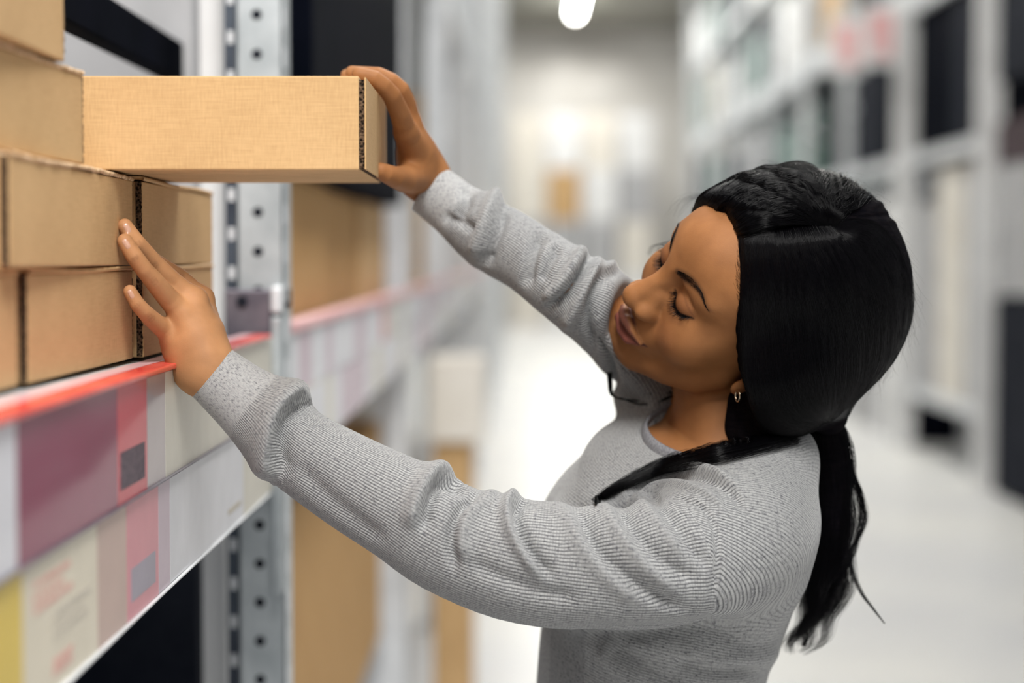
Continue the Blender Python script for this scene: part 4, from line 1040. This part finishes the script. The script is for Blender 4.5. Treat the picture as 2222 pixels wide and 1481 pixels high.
def free_strands(name, path, width, Y, count, n, rad, seed, parent, mt, wave=.0, wl=60., tip=.25, lim=None, clump=0):
    """a hank of hair round a path given by picture points (px, py) at distance Y; width in px per control point"""
    r = np.random.default_rng(seed); path = np.array(path, float); m = len(path); Yv = np.array(Y, float) * np.ones(m)
    c = np.array([W(p[0], p[1], y) for p, y in zip(path, Yv)]); wdt = np.array(width, float) / F * Yv
    off = r.normal(0, .5, (count, 2)); off /= np.maximum(1, np.linalg.norm(off, axis=1, keepdims=True) / 1.05)
    C = c[None] + (off[:, :1, None] * wdt[None, :, None]) * cr + (off[:, 1:2, None] * wdt[None, :, None] * .8) * np.array([0, 1, 0])
    if clump:
        cl = r.normal(0, .62, (clump, 2)); cl = cl[r.integers(0, clump, count)]; f_ = (np.linspace(0, 1, m) ** 1.3 * .93)[None, :, None]
        D_ = (cl[:, :1, None] * wdt[None, :, None]) * cr + (cl[:, 1:2, None] * wdt[None, :, None] * .8) * np.array([0, 1, 0])
        C = C * (1 - f_) + (c[None] + D_ * 1.25) * f_
    C = C + r.normal(0, 1, C.shape) * (wdt[None, :, None] * (.12 if not clump else .045))
    if clump: off = cl * 1.0
    P3 = resample(C, n); L = np.linspace(0, 1, n)[None]
    ln = np.linalg.norm(np.diff(c, axis=0), axis=1).sum() * F / Yv.mean()
    phs = r.random((count, 1)) * 1.6 + off[:, :1] * 2.5
    P3 = P3 + (np.sin(L * ln / wl * 6.28 + phs) * (wave / F * Yv.mean()) * L)[..., None] * cr
    if lim is not None:
        q = (r.random(count) * (1 - lim) + lim)[:, None]; t = L * q * (n - 1); i = np.minimum(t.astype(int), n - 2); w_ = (t - i)[..., None]; k_ = np.arange(count)[:, None]
        P3 = P3[k_, i] * (1 - w_) + P3[k_, i + 1] * w_
    return strands(name, P3, rad, mt, parent, tip)
pt = MB(); ptp = [(1792, 903), (1798, 950), (1806, 1020), (1810, 1100), (1806, 1180), (1796, 1240)]
pt.tube([W(x, y, 1.79) for x, y in catmull(ptp, 5)], list(np.interp(np.linspace(0, 1, 26), [0, .1, .35, .75, 1], [.0115, .0155, .0165, .0120, .003])), 24)
pony = pt.build('ponytail', M['cap'], person, True)
free_strands('hair_strands', [(1790, 898), (1796, 950), (1806, 1030), (1812, 1120), (1802, 1210), (1785, 1300), (1752, 1370), (1722, 1418)], [26, 46, 50, 46, 50, 48, 40, 24], 1.79, 3600, 30, .00011, 5, pony, M['hair'], wave=12, wl=130, lim=.55, clump=15)
free_strands('hair_strands', [(1830, 960), (1846, 1020), (1868, 1080), (1873, 1130), (1856, 1180), (1832, 1235), (1800, 1290), (1770, 1330)], [10, 8, 9, 9, 8, 9, 12, 12], 1.79, 130, 26, .00012, 6, pony, M['hair'], wave=3, wl=90)
free_strands('hair_strands', [(1830, 1100), (1838, 1180), (1850, 1240), (1870, 1285), (1895, 1320), (1920, 1352)], [10, 12, 8, 6, 4, 2], 1.79, 60, 22, .00012, 7, pony, M['hair'])
free_strands('hair_strands', [(1800, 1150), (1790, 1240), (1762, 1290), (1748, 1350), (1742, 1400)], [30, 30, 22, 14, 6], 1.785, 240, 22, .00012, 8, pony, M['hair'], wave=7, wl=80)
tie = MB(); tie.tube([W(1792, 905, 1.783) + (cr * math.cos(a) * .011 + cf * math.sin(a) * .011 + cu * .0) for a in np.linspace(0, 2 * math.pi, 25)], .0028, 8, caps=False)
tie.build('hair_tie', M['black'], person, True)
# lock falling forward over the shoulder, lying on the cloth
lk = np.array([(1720, 935), (1640, 960), (1570, 985), (1500, 1004), (1430, 1024), (1370, 1050), (1325, 1074), (1292, 1096)], float)
r = np.random.default_rng(11); cnt = 700; o_ = r.normal(0, .5, (cnt, 1, 1)).clip(-1, 1)
wl_ = np.array([30, 28, 22, 17, 13, 9, 5, 2.])[None, :, None] * np.array([.35, 1.0]); C = lk[None] + o_ * wl_ + r.normal(0, 1.6, (cnt, 8, 2))
P2 = resample(C, 20); P3 = onshell(sw, P2[..., 0].ravel(), P2[..., 1].ravel(), y0=1.50); P3 = P3 + sw.grad(P3) * (r.random((cnt, 1)) * .007 + .0015).repeat(20, 0).reshape(-1, 1)
strands('hair_lock', P3.reshape(cnt, 20, 3), .00013, M['hair'], person)
# strands on the far shoulder, seen under the chin
free_strands('hair_lock', [(1322, 790), (1324, 830), (1330, 858), (1370, 868), (1415, 866), (1455, 850)], [5, 5, 4, 5, 6, 8], 1.84, 120, 22, .00014, 12, person, M['hair'])
free_strands('hair_lock', [(1345, 862), (1385, 876), (1425, 872), (1460, 858)], [3, 5, 5, 8], 1.835, 60, 18, .00014, 13, person, M['hair'])
# flyaway hairs round the outline
r = np.random.default_rng(21); fl_ = []
cont = catmull([(1482, 478), (1530, 428), (1600, 388), (1680, 370), (1760, 368), (1830, 385), (1890, 425), (1935, 490), (1965, 570), (1980, 660), (1975, 730), (1955, 800), (1920, 850), (1870, 885)], 12)
k0 = r.integers(0, len(cont) - 12, 420)
cpts = onshell(hf, cont[:, 0] * .985 + 1745 * .015, cont[:, 1] * .985 + 640 * .015); cg = hf.grad(cpts)
for k in k0:
    m_ = r.integers(6, 12); s_ = np.linspace(0, 1, 10); idx = np.clip(k + s_ * m_, 0, len(cont) - 1.01); i = idx.astype(int); w_ = (idx - i)[:, None]
    base = cpts[i] * (1 - w_) + cpts[i + 1] * w_; g = cg[i] * (1 - w_) + cg[i + 1] * w_
    fl_.append(base + g * (s_ ** r.uniform(.7, 2.5) * r.uniform(.001, .015) * np.where(r.random() < .5, 1, np.sin(s_ * 3.0)))[:, None] + np.array([0, 1, 0]) * (r.normal(0, .010)))
strands('hair_strands', np.array(fl_), .00005, M['hair'], hair, .4)

# ---- eyelashes, earring, nails
BF = body
def onface(xy, off=0.0):
    """points on the face in front of (x, y) of the head frame"""
    xy = np.atleast_2d(xy); p = np.concatenate([xy, np.full((len(xy), 1), 112.)], 1) * HS @ HR.T + HT; d = -HR[:, 2]
    sel = [isinstance(o[1], Loc) for o in body.ops]
    for _ in range(45): p = p + d * (np.maximum(body.ev(p, sel) - .0002, 0) * .8)[:, None]
    return p + off * HR[:, 2]
r = np.random.default_rng(31)
for sd in (-1, 1):
    ll = catmull(np.array([(sd * 15.5, 26.0), (sd * 21, 19.5), (sd * 28, 16.8), (sd * 36, 18.3), (sd * 45, 25.5)], float), 12); n_ = 105
    t = r.random(n_); x_ = t * (len(ll) - 1.001); i_ = x_.astype(int); w_ = (x_ - i_)[:, None]; q = ll[i_] * (1 - w_) + ll[i_ + 1] * w_
    b0 = onface(q + r.normal(0, .35, q.shape), .0001); k_ = np.linspace(0, 1, 8)[None, :, None]
    f_ = nrm(np.stack([sd * (t - .4) * 1.2 + r.normal(0, .10, n_), -np.ones(n_), .62 + r.normal(0, .06, n_)], 1)) @ HR.T
    ln = ((.0062 + .0025 * np.sin(t * 3.1)) * r.uniform(.8, 1.1, n_))[:, None, None]
    strands('eyelashes', b0[:, None] + f_[:, None] * ln * k_ + (HR[:, 2] * .45 + HR[:, 1] * .55) * ln * .6 * k_ ** 2.2, .00013, M['hair'], person, .2)
    br = catmull(np.array([(sd * 14, 48, 2.6), (sd * 22, 52, 4.2), (sd * 32, 55.5, 3.6), (sd * 43, 54, 2.0), (sd * 51.5, 48, .9)], float), 10); n_ = 300
    t = r.random(n_) ** 1.5; j = (t * (len(br) - 1)).astype(int); q = br[j]; dx = nrm((br[np.minimum(j + 1, len(br) - 1)] - br[np.maximum(j - 1, 0)])[:, :2])
    v_ = r.uniform(-1, 1, n_) * .9; a0 = q[:, :2] + np.stack([0 * v_, v_ * q[:, 2]], 1); d2 = dx + np.stack([0 * t, .55 * (1 - t) - v_ * .45], 1); L_ = r.uniform(3, 5.5, n_)[:, None]
    strands('eyebrow', np.stack([onface(a0 + d2 * L_ * u_, .0002 + .0004 * u_) for u_ in (0, .5, 1)], 1), .00008, M['hair'], person, .4)
gold = mat('pale_gold', (.80, .66, .48), .22, 1.0)
lob = onshell(body, [1600], [848])[0]
mb = MB(); mb.tube([lob + cu * (-.0045 + .0050 * math.cos(a)) + (cr * .28 + cf * -.9) * .0050 * math.sin(a) - cf * .003 for a in np.linspace(-.2, 2 * math.pi - .9, 26)], .0007, 8); mb.build('earring', gold, person, True)
M['nail'] = mat('fingernail', (.50, .29, .20), .25, spec=.6)
def nail(px, py, ax, ay, w, l, y0=1.5):
    """plate on the finger back: centre and long axis in the picture, half sizes in px"""
    ax_, ay_ = nrm(np.array([ax, ay], float)); n1, n2 = 9, 11; V = []; Fc = []
    uu, vv = np.meshgrid(np.linspace(-1, 1, n1), np.linspace(-1, 1, n2), indexing='ij')
    wu = uu * w * np.sqrt(np.clip(1 - (np.abs(vv) ** 3.2) * .75, 0, 1))
    X = px + ax_ * vv * l - ay_ * wu; Y = py + ay_ * vv * l + ax_ * wu
    P = onshell(body, X.ravel(), Y.ravel(), y0=y0); g = body.grad(P)
    edge = np.maximum(np.abs(uu), np.abs(vv)).ravel()
    P = P + g * (.00055 * (1 - edge ** 4))[:, None] - g * .0001
    for i in range(n1 - 1):
        for j in range(n2 - 1): a = i * n2 + j; Fc.append((a, a + 1, a + n2 + 1, a + n2))
    mb = MB(); mb.raw(P, Fc); mb.build('fingernail', M['nail'], person, True)
nail(274, 529, -.55, -.84, 7, 11.5); nail(276, 495, -.5, -.87, 7, 11); nail(284, 638, -.45, -.9, 6, 10)
# ---- trousers and shoes, out of the picture
tr = Field()
for sgn in (-1, 1): tr.add(Chain([(.122, 1.87 + sgn * .075, .92), (.115, 1.87 + sgn * .09, .52), (.14, 1.87 + sgn * .10, .10)], [.098, .072, .058]), .03)
tr.add(Ell((.118, 1.87, .94), (.118, .17, .09)), .04); tr.cut(Plane((0, 0, 1.0), (0, 0, 1))); tr.cut(Plane((0, 0, .055), (0, 0, -1)))
a_, b_ = surface(tr, (-.1, 1.6, .03), (.34, 2.14, 1.03), .008); M['denim'] = mat('dark_denim', (.03, .035, .05), .9, build=noisy((.02, .025, .04), (.05, .055, .08), 300))
link('trousers', np_mesh('trousers', a_, b_), person, M['denim'], True)
for sgn in (-1, 1):
    sh = Field(); c = np.array([.10, 1.87 + sgn * .10, .0])
    sh.add(Chain([c + [.06, 0, .045], c + [-.03, 0, .038], c + [-.11, 0, .032]], [.042, .040, .034])).add(Cone(c + [.05, 0, .05], c + [.05, 0, .09], .040, .038), .03); sh.cut(Plane((0, 0, .001), (0, 0, -1)))
    a_, b_ = surface(sh, c - [.2, .08, .02], c + [.16, .08, .16], .006); link('shoe', np_mesh('shoe', a_, b_), person, M['black'], True)

# fine hairs along the hairline
r = np.random.default_rng(41); hl = catmull([(1486, 476), (1515, 462), (1544, 456), (1575, 468), (1598, 488), (1612, 512), (1606, 560), (1605, 620), (1612, 690), (1620, 760), (1616, 820)], 8)
tn_ = np.gradient(hl, axis=0); tn_ = tn_ / np.linalg.norm(tn_, axis=1, keepdims=True); k0 = r.integers(18, len(hl), 520); top = (hl[k0, 1] < 500)
root_ = hl[k0] + r.normal(0, 3.0, (520, 2)) + np.where(top[:, None], [[0, -3]], [[-4, 0]]); dr = np.where(top[:, None], [[.75, -.65]], [[.25, .97]]) + r.normal(0, .22, (520, 2))
ln = r.uniform(14, 46, (520, 1)); cv = r.normal(0, .25, (520, 1)) * np.stack([-dr[:, 1], dr[:, 0]], 1)
P2 = np.stack([root_ + dr * ln * t + cv * ln * t * t + np.where(top[:, None], [[6, -5]], [[16, 0]]) * t ** 2 for t in np.linspace(0, 1, 7)], 1)
both = Field(); both.add(Loc(Ell((0, 45, -8), (74, 86, 98)), HR, HT, HS)); both.add(hp(Ell((0, 2, 22), (62, 78, 62))), 14 * HS); both.add(hp(Ell((0, 62, 34), (58, 42, 57))), 16 * HS)
class FH:
    def __call__(s_, p): return hf.ev(p)
both.add(FH())
P3 = onshell(both, P2[..., 0].ravel(), P2[..., 1].ravel()); P3 = P3 + both.grad(P3) * np.tile(np.linspace(.0001, .0012, 7), 520)[:, None]
strands('hair_strands', P3.reshape(520, 7, 3), .00004, M['hair'], hair, .3)
# loose wisps before the far temple and above the crown
free_strands('hair_strands', [(1500, 470), (1478, 500), (1462, 520), (1440, 528), (1415, 535), (1408, 552)], [5, 6, 5, 5, 7, 6], 1.86, 26, 18, .00008, 14, hair, M['hair'])
free_strands('hair_strands', [(1540, 430), (1510, 425), (1480, 440), (1462, 470)], [26, 30, 30, 26], 1.80, 34, 14, .00005, 15, hair, M['hair'])
free_strands('hair_strands', [(1700, 372), (1670, 352), (1655, 350), (1648, 368)], [30, 26, 22, 16], 1.79, 10, 14, .00005, 16, hair, M['hair'])
